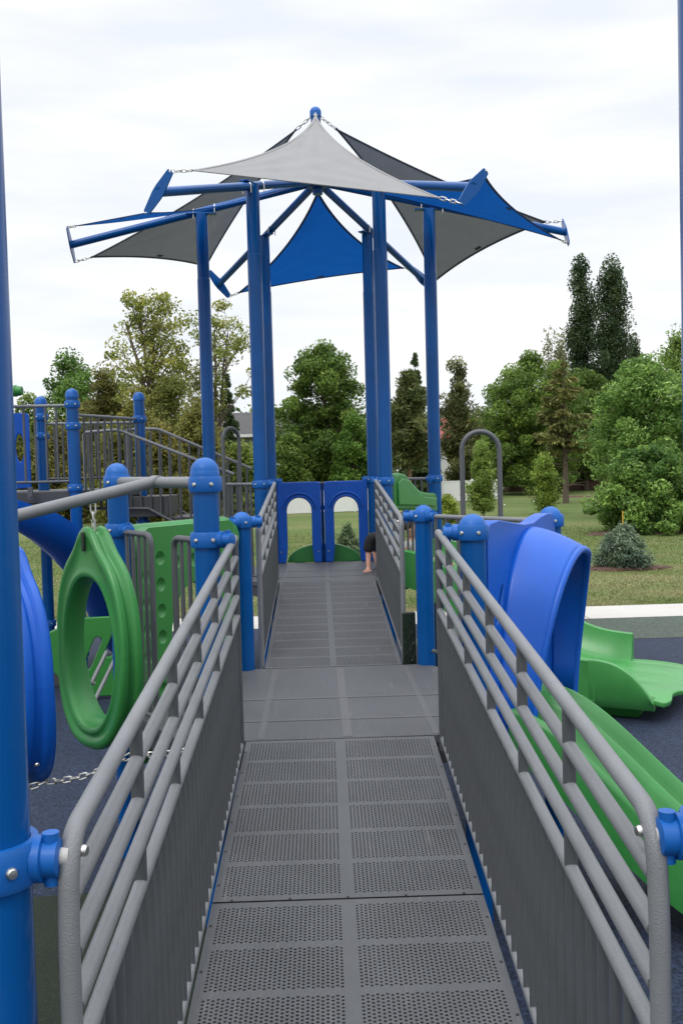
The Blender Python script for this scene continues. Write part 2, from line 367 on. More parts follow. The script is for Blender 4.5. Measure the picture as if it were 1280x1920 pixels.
sheet('rubber_surface', [(-14, -8), (14, -8)]+[(x, swy(x)) for x in X[::-1] if abs(x) <= 14], 0.008, RUBB)
wob = lambda x, s: 0.12*math.sin(x*1.3+s)+0.07*math.sin(x*3.1+2*s)
sheet('green_rubber_band', [(x*0.5, 12.75+wob(x*0.5, 1)) for x in range(2, 29)]+[(x, swy(x)-0.01) for x in X[::-1] if 1 <= x <= 14], 0.012, RUBG)
sheet('dark_rubber_patch', [(-14, -8), (-0.2, -8)]+[(-0.2-0.4*k, 5.55+wob(k*0.4, 3)) for k in range(0, 35)], 0.012, RUBD)

# ------------------------------------------------------------------ play structure layout
LC, LR, LZ = Vector((0.108, 5.97, 0)), 1.30, 0.895          # landing hexagon
UC, UR, UZ = Vector((0.07, 11.40, 0)), 1.29, 1.16           # upper hexagon
def hexv(c, r, k): a = R_(60*k); return Vector((c.x+r*math.cos(a), c.y+r*math.sin(a), 0))   # k: 0 right, 1 rear right, 2 rear left, 3 left, 4 front left, 5 front right
def side(c, r, k):
    a = R_(60*k+30); n = Vector((math.cos(a), math.sin(a), 0)); return Frame(Vector((c.x, c.y, 0))+n*(r*math.cos(R_(30))), n)
LV = [hexv(LC, LR, k) for k in range(6)]; UV = [hexv(UC, UR, k) for k in range(6)]
S_LRF = side(LC, LR, 5); S_LRB = side(LC, LR, 0); S_LLB = side(LC, LR, 2); S_LLF = side(LC, LR, 3)
S_URF = side(UC, UR, 5); S_URB = side(UC, UR, 0); S_UB = side(UC, UR, 1); S_ULB = side(UC, UR, 2); S_ULF = side(UC, UR, 3)
RAMP1_Y, RAMP_SL = 5.19, 1/10.8
def rz1(y): return LZ-0.004-(RAMP1_Y-y)*RAMP_SL
R2A, R2B = 7.10, 10.30
def rz2(y): return LZ+(UZ-LZ)*(y-R2A)/(R2B-R2A)

# decks: frames of seams stand a hair proud of the tread
def hexdeck(c, r, z, name, label, clip=None):
    t = thing(name, label, 'deck', None, (c.x, c.y, z))
    V = [hexv(Vector((0, 0, 0)), r-0.002, k) for k in range(6)]
    if clip is not None:
        yc = clip-c.y; a = V[3].lerp(V[4], (yc-V[3].y)/(V[4].y-V[3].y)); b = V[0].lerp(V[5], (yc-V[0].y)/(V[5].y-V[0].y))
        V = [V[0], V[1], V[2], V[3], a, b]
    up = [v+Vector((0, 0, 0)) for v in V]; dn = [v+Vector((0, 0, -0.05)) for v in V]
    obj('tread', M().loft([dn, up]), DECKTOP, t, 20, bevel=0.006)
    sk = [v*0.985+Vector((0, 0, -0.05)) for v in V]; s2 = [v*0.985+Vector((0, 0, -0.16)) for v in V]
    obj('skirt', M().loft([s2, sk]), DECKDK, t, 20)
    m = M(); ap = r*0.866-0.05
    ym = (clip-c.y if clip is not None else -ap)
    for x, w in ((-0.44, 0.035), (0.02, 0.05), (0.49, 0.035)): m.box((x, (ym+ap)/2, 0.0), (w, ap-ym-0.02, 0.004))
    for y in (ym+0.42*(ap-ym)*0.5, ym+0.5*(ap-ym)): m.box((0.02, y, 0.0005), (2*0.98*(r-0.1)*0.72, 0.036, 0.005))
    obj('seam_rib', m, SEAM, t, 20)
    return t
def dotmat():
    m = mat('perforated_grey_tread', (0.074, 0.077, 0.083), 0.5, 0.12, 2.5, dirt=0.16, scuff=0.35)
    t = m.node_tree; b = t.nodes['Principled BSDF']; N = lambda k: t.nodes.new(k)
    tc = N('ShaderNodeTexCoord'); v = N('ShaderNodeTexVoronoi'); v.inputs['Scale'].default_value = 70; v.inputs['Randomness'].default_value = 0.15
    t.links.new(tc.outputs['Object'], v.inputs['Vector'])
    bp = N('ShaderNodeBump'); bp.inputs['Strength'].default_value = 0.8; bp.inputs['Distance'].default_value = 0.004
    t.links.new(v.outputs[0], bp.inputs['Height']); t.links.new(bp.outputs[0], b.inputs['Normal'])
    return m
DECKTOP = dotmat(); SEAM = mat('worn_grey_seam', (0.090, 0.091, 0.094), 0.5, 0.1, 3., dirt=0.1)
hexdeck(LC, LR, LZ, 'landing_deck', 'flat grey six-sided landing between the two ramps', RAMP1_Y)
hexdeck(UC, UR, UZ, 'canopy_deck', 'grey deck under the sail canopy at the top of the far ramp')

# perforated ramp panels, with real holes
def panel_mesh(W, L, rows, nc=29, nr=13, wall=0.02):
    V = []; F = []
    bar, mid, edge = 0.034, 0.046, 0.028
    tw = (W-2*edge-mid)/2; tl = (L-bar*(rows+1))/rows; px, py = tw/nc, tl/nr
    oct_ = [(math.cos(math.pi/4*k), math.sin(math.pi/4*k)) for k in range(8)]
    def cell(cx, cy, dy):
        k = len(V); hx, hy = px/2, py/2; r = min(px, py)*0.335
        V.extend([(cx+hx, cy+hy, 0), (cx-hx, cy+hy, 0), (cx-hx, cy-hy, 0), (cx+hx, cy-hy, 0)])
        for a, b in oct_: V.append((cx+a*r*1.05, cy+dy+b*r, 0))
        for a, b in oct_: V.append((cx+a*r*1.05, cy+dy+b*r, -wall))
        h = k+4
        for i in range(4):
            F.append((k+i, k+(i+1) % 4, h+(2*i+3) % 8, h+(2*i+2) % 8, h+(2*i+1) % 8))
        for i in range(8): F.append((h+i, h+(i+1) % 8, h+8+(i+1) % 8, h+8+i))
    def quad(x0, x1, y0, y1):
        k = len(V); V.extend([(x0, y0, 0), (x1, y0, 0), (x1, y1, 0), (x0, y1, 0)]); F.append((k, k+1, k+2, k+3))
    for r in range(rows):
        y0 = bar+r*(tl+bar)
        for sx in (-W/2+edge, mid/2):
            for i in range(nc):
                for j in range(nr):
                    cell(sx+(i+.5)*px, y0+(j+.5)*py, (0.2 if i % 2 else -0.2)*py*0.9)
        quad(-W/2, -W/2+edge, y0, y0+tl); quad(-mid/2, mid/2, y0, y0+tl); quad(W/2-edge, W/2, y0, y0+tl)
    for r in range(rows+1):
        y0 = r*(tl+bar); quad(-W/2, W/2, y0, y0+bar)
    me = bpy.data.meshes.new('perforated_panel'); me.from_pydata(V, [], F)
    me.materials.append(DECK); return me
SCREW = None
PW, PL = 0.99, 1.62
panel_me = panel_mesh(PW, PL, 6)
def ramp(name, label, x0, y_top, zf, n, slope, L=PL, gap=0.004):
    t = thing(name, label, 'ramp', None, (x0, y_top, zf(y_top)))
    for k in range(n):
        y = y_top-(k+1)*(L+gap); p = bpy.data.objects.new('perforated_panel', panel_me); COL.objects.link(p)
        p.parent = t; p.location = (0, y-y_top, zf(y)-zf(y_top)); p.rotation_euler = (math.atan(slope), 0, 0); p.scale = (1, L/PL, 1)
        m = M()
        for a, b, w, h in ((-PW/2+0.008, L/2, 0.016, L-0.01), (PW/2-0.008, L/2, 0.016, L-0.01)): m.box((a, b*PL/L, -0.026), (w, h*PL/L, 0.050))
        for b in (0.010, PL-0.010): m.box((0, b, -0.0265), (PW-0.034, 0.014, 0.049))
        obj('panel_rim', m, DECKDK, p, 20)
        spots = [(-PW/2+0.07+i*(PW-0.14)/4, 0.006) for i in range(5)]+[(sx*(PW/2-0.011), 0.12+i*PL/6) for i in range(6) for sx in (-1, 1)]
        for q in spots if (name == 'access_ramp' and k < 2) else ():
            global SCREW
            if SCREW is None: SCREW = obj('screw', M().lathe([(0.0055, -0.001), (0.0055, 0.0015)], n=8), BLACK, p, 30); SCREW.location = (q[0], q[1], 0)
            else: dup(SCREW, p, (q[0], q[1], 0))
    if name == 'access_ramp': t.rotation_euler = (0, 0, -0.0085)
    y_bot = y_top-n*(L+gap)
    for sx in (-1, 1):
        m = M(); x = sx*(PW/2+0.012)
        a, b = Vector((x, 0, -0.06)), Vector((x, y_bot-y_top, zf(y_bot)-zf(y_top)-0.06))
        m.loft([[p+Vector((dx, 0, dz)) for dx, dz in ((-0.008, -0.12), (0.008, -0.12), (0.008, -0.05), (-0.008, -0.05))] for p in (a, b)])
        obj('stringer', m, BLUE, t, 20)
    return t
ramp('access_ramp', 'near perforated grey ramp between the two long railings', 0.087, RAMP1_Y, rz1, 4, RAMP_SL)
ramp('upper_ramp', 'far perforated grey ramp from landing up to the canopy deck', 0.085, R2B-0.02, rz2, 2, (UZ-LZ)/(R2B-R2A), 1.588, 0.0015)

# railings
TR = 0.0185
def ramp_rail(label, x, y0, y1, zf, H, inner, yaw=0.0, group='ramp railings'):
    """pipe railing: hand rail bent down at the near end, three thin rails and a lower rail, pickets below"""
    t = thing('ramp_railing', label, 'railing', group, (x, y0, zf(y0))); t.rotation_euler = (0, 0, -yaw)
    def W(y, h): return Vector((0, y-y0, zf(y)+h-zf(y0)))
    hs = [H-0.0995*k for k in range(5)]; hb = 0.045
    path = fillet([W(y1, H), W(y0+0.0, H), W(y0, H)+Vector((0, -0.02, -0.16)), Vector((0, -0.02, -0.06))], 0.15, 8)
    obj('handrail', M().tube(path, TR, 18), GREY, t)
    obj('end_post', M().tube([W(y1, H-0.005), W(y1, -0.02)], TR*0.97, 14), GREYDK, t)
    for h in hs[1:]:
        obj('mid_rail', M().tube([W(y1, h), W(y0, h)], TR*0.93, 16), GREY, t)
    obj('bottom_rail', M().tube([W(y1, hb), W(y0, hb)], 0.015, 12), GREY, t)
    st = None; y = y0+0.62
    while y < y1-0.1:
        for a, b in ((0, 1), (1, 2), (3, 4)):
            p = W(y, hs[b]+0.004)
            if st is None: st = obj('spacer', M().tube([(0, 0, 0), (0, 0, hs[a]-hs[b]-0.008)], TR*0.86, 12), GREYDK, t); st.location = p
            else: dup(st, t, p)
        y += 0.565
    bl = None; n = int((y1-y0-0.06)/0.0935)
    for k in range(n):
        y = y0+0.07+k*0.0935; p = W(y, hb+0.005)
        if bl is None: bl = obj('baluster', M().tube([(0, 0, 0), (0, 0, hs[4]-hb-0.008)], 0.0125, 12), GREYDK, t); bl.location = p
        else: dup(bl, t, p)
    s = inner
    bolt(t, W(y0+0.02, H-0.03)+Vector((s*TR, 0, 0)), (s, -0.2, 0))
    return t
RX1 = (-0.450, 0.582)
ramp_rail('long near railing on the left of the near ramp', RX1[0], 1.72, 5.02, rz1, 1.10, 1, 0.0085)
ramp_rail('long near railing on the right, beside the blue slide hood', RX1[1], 1.72, 5.02, rz1, 1.10, -1, 0.0085)
RX2 = (-0.432, 0.607)
ramp_rail('shorter railing on the left of the far ramp', RX2[0], 7.22, 10.15, rz2, 1.045, 1)
ramp_rail('shorter railing on the right of the far ramp, beside the crouching child', RX2[1], 7.22, 10.15, rz2, 1.045, -1)

# landing posts
def br(dx, dy, L=0.075): return ((dx, dy), L)
GP = 'blue support posts'
n_ = S_LLF.n
post(LV[4].x, LV[4].y, 2.385, 'thick blue dome-capped post at the right end of the grey overhead beam', [(2.255, []), (1.985, [br(1, -0.5)])], GP)
post(LV[3].x, LV[3].y, 2.385, 'blue dome-capped post at the left end of the overhead beam, behind the green ring', [(2.27, []), (1.985, [br(0.6, -0.8)])], GP)
post(LV[2].x, LV[2].y, 2.03, 'slim blue dome-capped post left of the far ramp, beside the dimpled green panel', [(1.955, [br(1, 0.1), br(-0.5, -0.87)])], GP)
post(LV[1].x, LV[1].y, 2.045, 'blue dome-capped post right of the foot of the far ramp', [(1.965, [br(-1, 0.1), br(0.5, -0.87)])], GP)
post(LV[5].x, LV[5].y, 2.075, 'blue dome-capped post between the near right railing and the blue slide hood', [(1.985, [br(-1, 0.1)])], GP)
post(LV[0].x, LV[0].y, 2.055, 'blue dome-capped post behind the far end of the blue slide hood', [(1.97, [])], GP)
# near poles that run up out of the picture
for x, lab, d in ((-0.580, 'very tall thick blue pole at the near left, running up out of the picture', 1), (0.706, 'very tall blue pole at the near right edge, mostly outside the picture', -1)):
    z = rz1(1.72)+1.10-0.03
    pt_ = post(x, 1.715, 5.6, lab, [(z, [br(d, 0.0, 0.045 if d > 0 else 0.05)])], GP)
    tpart(obj('rail_stub', M().tube([(x+d*0.07, 1.715, z), ((RX1[0] if d > 0 else RX1[1]), 1.72, z)], 0.0165, 14), STUB, None), pt_)

# overhead beam of the hanging rings
fA, fB = LV[4]+Vector((0, 0, 2.262)), LV[3]+Vector((0, 0, 2.272)); jn = (fA+fB)/2+Vector((0, 0, 0.005))
ob = thing('overhead_beam', 'grey pipe beam above the hanging rings, joined to two blue posts', 'beam', None, jn)
d_ = (fB-fA).normalized()
tpart(obj('cross_pipe', M().tube([fA+d_*0.055, fB-d_*0.055], 0.030, 18), GREY), ob)
arm_end = jn+S_LLF.n*2.25-Vector((0, 0, 0.46))
tpart(obj('arm_pipe', M().tube([jn, jn.lerp(arm_end, 0.97), arm_end], 0.032, 18), GREY), ob)
tpart(obj('weld_sleeve', M().tube([jn-d_*0.05, jn+d_*0.05], 0.0325, 18), GREY), ob)
def arm_at(s): return jn.lerp(arm_end, s/2.25)
post(arm_end.x, arm_end.y, arm_end.z+0.09, 'blue dome-capped post at the outer end of the overhead beam', [(arm_end.z, [])], GP)

# hanging ring pods: deep egg-shaped plastic rings
def ring_pod(center, W_, H_, depth, material, label, tilt=0.0, yaw=0.0, apex=0.12):
    nn = Matrix.Rotation(yaw, 3, 'Z')@S_LLF.n
    tv = Vector((-nn.y, nn.x, 0)); zv = Vector((0, 0, 1))
    t = thing('ring_pod', label, 'ring climber', 'hanging plastic rings', center)
    N = 56
    def egg(a, f, g):     # outer outline: an egg with a raised shoulder at the top
        x, z = math.cos(a), math.sin(a); x = math.copysign(abs(x)**0.80, x); z = math.copysign(abs(z)**0.92, z)
        top = max(0, z)
        w = 1-0.07*top**3
        return tv*(x*f*w)+zv*(z*g+apex*(math.exp(-((a-math.pi/2)/0.22)**2)))
    def inn(a, f, g): return tv*(math.copysign(abs(math.cos(a))**0.88, math.cos(a))*f*(1-0.05*max(0, math.sin(a))))+zv*(math.sin(a)*g-0.02)
    prof = [('i', 0.69, -0.5), ('i', 0.67, -0.20), ('i', 0.665, 0.0), ('i', 0.67, 0.20), ('i', 0.69, 0.44), ('i', 0.74, 0.46), ('i', 0.76, 0.38), ('o', 0.88, 0.38), ('o', 0.91, 0.47), ('o', 0.97, 0.47), ('o', 1.0, 0.40), ('o', 1.0, 0.16), ('o', 0.94, 0.10), ('o', 0.94, -0.10), ('o', 1.0, -0.16), ('o', 1.0, -0.40), ('o', 0.97, -0.47), ('o', 0.91, -0.47), ('o', 0.88, -0.38), ('i', 0.78, -0.38), ('i', 0.76, -0.5)]
    rings = []
    for i in range(N):
        a = 2*math.pi*i/N; r = []
        bulge = 1.0
        for kind, f, dd in prof:
            dep = depth*(0.80+0.32*max(0, -math.sin(a)))
            p = (egg(a, f*W_/2, f*H_/2) if kind == 'o' else inn(a, f*W_/2*1.08, f*H_/2*1.08)) + nn*(dd*dep)
            r.append(p)
        rings.append(r)
    rings.append(rings[0])
    o = obj('ring_shell', M().loft(rings, False), material, t, 50, subsurf=1)
    # chain ferrules and lug, and a dark box painted as slot shade
    for a, dz in ((-0.75, 0), (-2.4, 0)):
        p = egg(a, 0.985*W_/2, 0.985*H_/2); d = p.normalized()
        o2 = obj('ferrule', M().lathe([(0.006, 0.0), (0.014, 0.0), (0.014, 0.006), (0.006, 0.006)], p*1.0, d, 14, caps=False), STEEL, t)
    obj('lug', M().lathe([(0.012, -0.03), (0.012, 0.02), (0.004, 0.02)], zv*(H_/2+apex), (0, 0, 1), 12), STEEL, t)
    obj('slot_shade_box', M().box(zv*(H_/2+apex*0.25)+nn*(depth*0.39), (0.012, 0.030, 0.10), math.atan2(nn.y, nn.x)), GREENXD if material is GREEN else BLUE, t, 30, bevel=0.005)  # flush dark box, its colour painted as the shade inside a slot
    return t
gc = arm_at(0.355)+Vector((0, 0, -0.79))
ring_pod(gc, 0.74, 1.06, 0.165, GREEN, 'green plastic ring hanging on a chain from the sloping grey beam', yaw=0.175)
bc = arm_at(0.80)+Vector((0, 0, -0.80))
ring_pod(bc, 0.78, 1.10, 0.20, BLUEPL, 'blue plastic ring half hidden behind the near left pole', yaw=0.10)
sh = arm_at(0.355)
chain([sh-Vector((0, 0, 0.035)), gc+Vector((0, 0, 0.66))], 'short chain between the grey beam and the top of the green ring', 'ring chains')
chain([arm_at(0.80)-Vector((0, 0, 0.035)), bc+Vector((0, 0, 0.67))], 'chain above the blue ring, hidden by the near left pole', 'ring chains')
bb_ = PY(88, 1466, bc.y-0.15)
chain(sag(Vector((arm_end.x+0.07, arm_end.y, 0.72)), bb_, 0.05, 8), 'chain at the foot of the blue ring running to the left', 'ring chains')
chain(sag(bb_, PY(246, 1416, 4.78), 0.03), 'chain sagging from the foot of the blue ring to the foot of the green ring', 'ring chains')
chain(sag(PY(246, 1416, 4.78), PY(372, 1404, 4.84), 0.01), 'chain from the foot of the green ring to the thick blue post', 'ring chains')
chain(sag(PY(140, 1338, 5.7), PY(245, 1347, 5.9), 0.01), 'chain seen low through the opening of the green ring', 'ring chains')

# short gate panels of grey pickets at the ring entrance
def half_gate(fr, t0, t1, zt, zb, n, label):
    """t0 at the post, t1 at the free edge"""
    t = thing('gate_panel', label, 'gate', 'picket gate panels', fr(0, 0))
    o = fr.o
    P = fillet([fr(t0, zt)-o, fr(t1, zt)-o, fr(t1, zb)-o, fr(t0, zb)-o], 0.07, 6)
    obj('frame', M().tube(P, 0.017, 14), GREYDK, t)
    b = None
    for k in range(n):
        q = t0+(t1-t0)*(k+0.6)/(n+0.6)
        p = fr(q, zb)-o
        if b is None: b = obj('baluster', M().tube([(0, 0, 0.01), (0, 0, zt-zb-0.01)], 0.0115, 10), GREYDK, t); b.location = p
        else: dup(b, t, p)
half_gate(S_LLF, -0.57, -0.12, 1.975, 0.95, 4, 'picket gate panel in front of the dimpled green panel, on its left post')
half_gate(S_LLF, 0.58, 0.22, 1.975, 0.95, 3, 'picket gate panel with a bent pipe edge beside the thick blue post')

# dimpled green arch panel on the left rear side of the landing
f = S_LLB
outl = [(-0.46, 0.55), (-0.46, 1.86), (-0.44, 1.95), (-0.40, 1.985), (0.46, 1.985), (0.53, 1.95), (0.57, 1.86), (0.57, 0.55), (0.27, 0.55)]
outl += [(0.27, 1.25)]+[(0.27*math.cos(a)-0.0, 1.25+0.36*math.sin(a)) for a in [math.pi*k/14 for k in range(1, 14)]]+[(-0.27, 1.25), (-0.27, 0.9), (-0.27, 0.55)]
dm = []
for k in range(7): dm += [(0.36, 0.80+0.165*k, 0.045), (0.50, 0.80+0.165*k+0.06, 0.045), (-0.365, 0.80+0.165*k, 0.045)]
dm += [(x, 1.75, 0.045) for x in (-0.16, 0.02, 0.2)]
dm = [(x, z, r) for x, z, r in dm if z < 1.83]
g = thing('climbing_panel', 'green arch panel with round finger dimples behind the picket gates', 'panel', None, f.o)
o = weld(obj('panel', plate(outl, [], f, 0.03, -0.07, dm), GREENDK)); tpart(o, g)
roll = [[f(x, 1.86+0.135*math.cos(a), 0.08-0.15*math.sin(a)*0.9) for a in [R_(-75)+R_(200)*j/12 for j in range(13)]] for x in [-0.52+1.12*i/12 for i in range(13)]]
tpart(obj('rolled_top', M().grid(roll), GREEN, None, 60, solid=0.02), g)

# beam-like barrier on the right rear side of the landing
def barrier(fr, t0, t1, zt, zb, n, label, group='picket barriers', slope=0.0, name='picket_barrier', rr=0.0165):
    t = thing(name, label, 'barrier', group, fr.o); o = fr.o
    obj('top_rail', M().tube([fr(t0, zt)-o, fr(t1, zt+slope)-o], rr, 14), GREY, t)
    obj('bottom_rail', M().tube([fr(t0, zb)-o, fr(t1, zb+slope)-o], rr*0.9, 12), GREYDK, t)
    b = None
    for k in range(n):
        q = (k+0.5)/n; p = fr(t0+(t1-t0)*q, zb+slope*q)-o
        if b is None: b = obj('baluster', M().tube([(0, 0, 0), (0, 0, zt-zb)], 0.0125, 10), GREYDK, t); b.location = p
        else: dup(b, t, p)
    return t
barrier(S_LRB, 0.57, -0.57, 1.965, 1.0, 9, 'grey picket barrier between the blue slide hood and the post right of the far ramp')

# ------------------------------------------------------------------ blue slide hood and green double slide
f = S_LRF
hood = thing('slide_hood', 'big blue plastic slide hood between two dome-capped posts', 'slide hood', None, f.o)
top = [(-0.575, 1.99), (-0.53, 2.02), (-0.40, 2.03), (-0.22, 2.01), (0.0, 1.985), (0.16, 1.985), (0.30, 2.01), (0.44, 2.025), (0.54, 2.015), (0.575, 1.98)]
outl = [(-0.575, 0.92)]+top+[(0.575, 0.92), (0.38, 0.92)]
outl += [(0.38*math.cos(a)+0.09*math.sin(a), 1.33+0.55*math.sin(a)) for a in [math.pi*k/16 for k in range(0, 17)]]+[(-0.30, 0.92)]
slot = [(-0.415+0.028*math.cos(a)+0.05*math.sin(a), 1.60+0.10*math.sin(a)) for a in [2*math.pi*k/16 for k in range(16)]]
tpart(weld(obj('panel', plate(outl, [slot], f, -0.03, 0.05), BLUEPL, None, 40, bevel=0.018)), hood)
def hoodp(u, s, k=1.0):
    a = math.pi*u                      # 0 at the foot nearest the camera, 1 at the far foot
    tt, zz = -math.cos(a), math.sin(a)
    zz = zz**0.62
    ext = 0.03+0.25*(math.sin(math.pi*min(1, u*0.86+0.06)))**0.5
    ext = min(max(ext, 0.20), 0.30-0.40*max(0, u-0.55)) if u > 0.55 else ext
    w = 0.46-0.10*s*(1-u)+0.02*s
    peak = 1.0+0.0*s
    return f(tt*w+0.03*s+0.11*zz, 0.93+(1.02-0.11*s**1.5)*zz*peak, 0.045+ext*s)
G = [[hoodp(i/40, j/10) for j in range(11)] for i in range(41)]
tpart(obj('canopy_shell', M().grid(G), BLUEPL, None, 60, solid=0.034), hood)
tpart(obj('lip', M().tube([hoodp(i/40, 1.0) for i in range(41)], 0.021, 12), BLUEPL, None, 60), hood)

def sweep(path, sect):
    """path: [(n-distance, z)], sect(s)->[(t,h)] closed section, heights normal to the run"""
    rings = []; L = len(path)
    for i, (d, z) in enumerate(path):
        a, b = path[max(0, i-1)], path[min(L-1, i+1)]; dn, dz = b[0]-a[0], b[1]-a[1]; l = math.hypot(dn, dz); nx, nz = -dz/l, dn/l
        rings.append([f(t, z+h*nz, d+h*nx) for t, h in sect(i/(L-1))])
    return M().loft(rings)
def bez(P, n):
    out = []
    for k in range(n+1):
        t = k/n; q = [Vector((p[0], p[1], 0)) for p in P]
        while len(q) > 1: q = [q[i].lerp(q[i+1], t) for i in range(len(q)-1)]
        out.append((q[0].x, q[0].y))
    return out
for t_, z_ in ((-0.50, 1.90), (0.50, 1.90), (-0.50, 1.15), (0.50, 1.15)): bolt(hood, f(t_, z_, 0.05)-hood.location*0, f.n)
ds = thing('double_slide', 'green double slide running down from the blue hood beside the right railing', 'slide', None, f.o)
pth = bez([(0.02, 0.93), (0.22, 0.93), (0.42, 0.81), (0.80, 0.30), (1.05, 0.10), (1.3, 0.12), (1.75, 0.12)], 26)
def sect2(s):
    wl = 0.15; W = 0.44+0.03*s; wr_ = 0.12; V = 0.37+0.02*s
    c = [(-W, -0.10), (-W, wl-0.03), (-W+0.012, wl-0.008), (-W+0.03, wl), (-W+0.055, wl-0.008), (-W+0.075, wl-0.05), (-W+0.10, 0.03), (-W+0.15, -0.015), (-0.24, -0.025), (-0.11, -0.01), (-0.065, 0.05), (-0.045, 0.11), (-0.02, 0.145), (0.0, 0.15), (0.02, 0.145), (0.045, 0.11), (0.065, 0.05), (0.11, -0.01), (0.22, -0.025), (V-0.13, -0.015), (V-0.09, 0.03), (V-0.065, wr_-0.05), (V-0.045, wr_-0.008), (V-0.025, wr_), (V-0.008, wr_-0.01), (V, wr_-0.03), (V, -0.10)]
    return c
tpart(obj('chute', sweep(pth, sect2), GREEN, None, 50), ds)
tpart(obj('foot', M().tube([f(0, 0.0, 1.6), f(0, 0.08, 1.6)], 0.04, 12), GREYDK), ds)

# wide green slide from the canopy deck
f = S_URF
ws = thing('wide_slide', 'wide green slide lightened for skylight ending in a ribbed flat pad beyond the blue hood', 'slide', None, f.o)
WP = bez([(0.0, 1.17), (0.45, 1.2), (0.75, 1.0), (1.3, 0.42), (1.6, 0.26), (1.95, 0.26), (2.25, 0.26)], 30)
W0, W1 = 0.52, 0.80; TO = -0.30
def wsect(s):
    W = W0+(W1-W0)*min(1, s*1.1); o = TO*s
    hn = 0.30
    hf = 0.34-0.05*s
    return [(-W+o, -0.09), (-W+o-0.02, hn-0.02), (-W+o+0.01, hn), (-W+o+0.05, hn-0.01), (-W+o+0.10, 0.05), (-W+o+0.18, 0.0), (o, -0.005), (W+o-0.18, 0.0), (W+o-0.10, 0.05), (W+o-0.05, hf-0.01), (W+o-0.01, hf), (W+o+0.02, hf-0.02), (W+o, -0.09)]
tpart(obj('chute', sweep(WP, wsect), GREENLT, None, 50), ws)
pad = []; 
for i in range(34):
    d = 2.22+0.62*i/33; zz = 0.262-0.05*(i/33)**3
    o = TO; pad.append((d, zz))
nw = []
for i in range(15):
    q = i/14; d = 2.20+0.56*q; h = 0.56-0.33*q**2.6; b_ = TO-W1
    nw.append([f(b_+0.10, 0.24, d), f(b_+0.05, h-0.015, d), f(b_+0.02, h, d), f(b_-0.015, h-0.01, d), f(b_-0.02, h-0.03, d), f(b_+0.0, 0.20, d), f(b_+0.06, 0.12, d), f(b_+0.14, 0.14, d)])
tpart(obj('near_wall', M().loft(nw), GREENLT, None, 50), ws)
PG = []
for d, zz in pad:
    q = (d-2.22)/0.62; a, b = TO-W1+0.05, TO+W1+0.10
    PG.append([f(a+(b-a)*j/60, zz-0.03*abs(2*j/60-1)**4-0.010*max(0, math.sin(math.pi*j/60*8))**0.6*(q > 0.05), d+(0.09*math.sin(math.pi*j/60)+0.022*math.sin(j*0.42))*q) for j in range(61)])
tpart(obj('exit_pad', M().grid(PG), GREENLT, None, 50, solid=0.05, bevel=0.012), ws)
tpart(obj('underside', M().loft([[f(TO-W1+0.06, 0.21, d), f(TO+W1-0.06, 0.21, d), f(TO+W1-0.2, 0.0, d-0.12), f(TO-W1+0.22, 0.0, d-0.12)] for d in (1.5, 2.7)]), GREENDK, None, 30, bevel=0.03), ws)

# green header panel on that side of the canopy deck
hp = thing('header_panel', 'green moulded header panel above the entrance of the wide slide', 'panel', None, f.o)
outl = [(-0.555, 1.88), (-0.555, 2.20), (-0.52, 2.25), (-0.40, 2.27), (-0.26, 2.25), (-0.08, 2.15), (0.12, 2.06), (0.34, 2.035), (0.52, 2.03), (0.56, 2.0), (0.56, 1.80), (0.30, 1.83), (0.0, 1.86)]
tpart(weld(obj('panel', plate(outl, [], f, -0.04, 0.06), GREENDK, None, 40, bevel=0.025)), hp)
tpart(weld(obj('raised_face', plate([(-0.50, 1.93), (-0.50, 2.17), (-0.40, 2.21), (-0.25, 2.19), (-0.05, 2.09), (0.15, 2.0), (0.50, 1.97), (0.50, 1.88), (0.1, 1.90)], [], f, 0.058, 0.085), GREEN, None, 40, bevel=0.02)), hp)
barrier(S_URF, 0.57, -0.57, 1.83, 1.30, 9, 'low grey pickets beneath the green header panel')
barrier(S_URB, 0.57, -0.57, 2.19, 1.26, 9, 'grey picket barrier at the right rear of the canopy deck')
barrier(S_ULF, 0.57, -0.57, 2.19, 1.22, 10, 'grey picket barrier on the canopy deck, left of the far ramp')

# tall grey grab loops
def loop_rail(p0, p1, ztop, zb, label, r=0.021):
    p0, p1 = Vector(p0), Vector(p1); d = (p1-p0); w = d.length/2; dx = d.normalized(); c = (p0+p1)/2
    P = [p0.xy.to_3d()+Vector((0, 0, zb))]+arc(Vector((c.x, c.y, ztop-w)), w, math.pi, 0, 16, dx)+[p1.xy.to_3d()+Vector((0, 0, zb))]
    return tag(obj('grab_loop', M().tube(P, r, 14), GREYDK), label, 'handrail', 'grey grab loops')
a, b = PY(868, 960, 8.1), PY(938, 960, 8.1)
loop_rail(a, b, PY(900, 809, 8.1).z, 0.0, 'tall grey pipe loop standing to the right of the canopy posts, above the blue hood')
a, b = PY(420, 900, 10.55), PY(450, 900, 10.75)
loop_rail(a, b, PY(434, 802, 10.6).z, 0.0, 'narrow grey pipe loop left of the canopy posts')

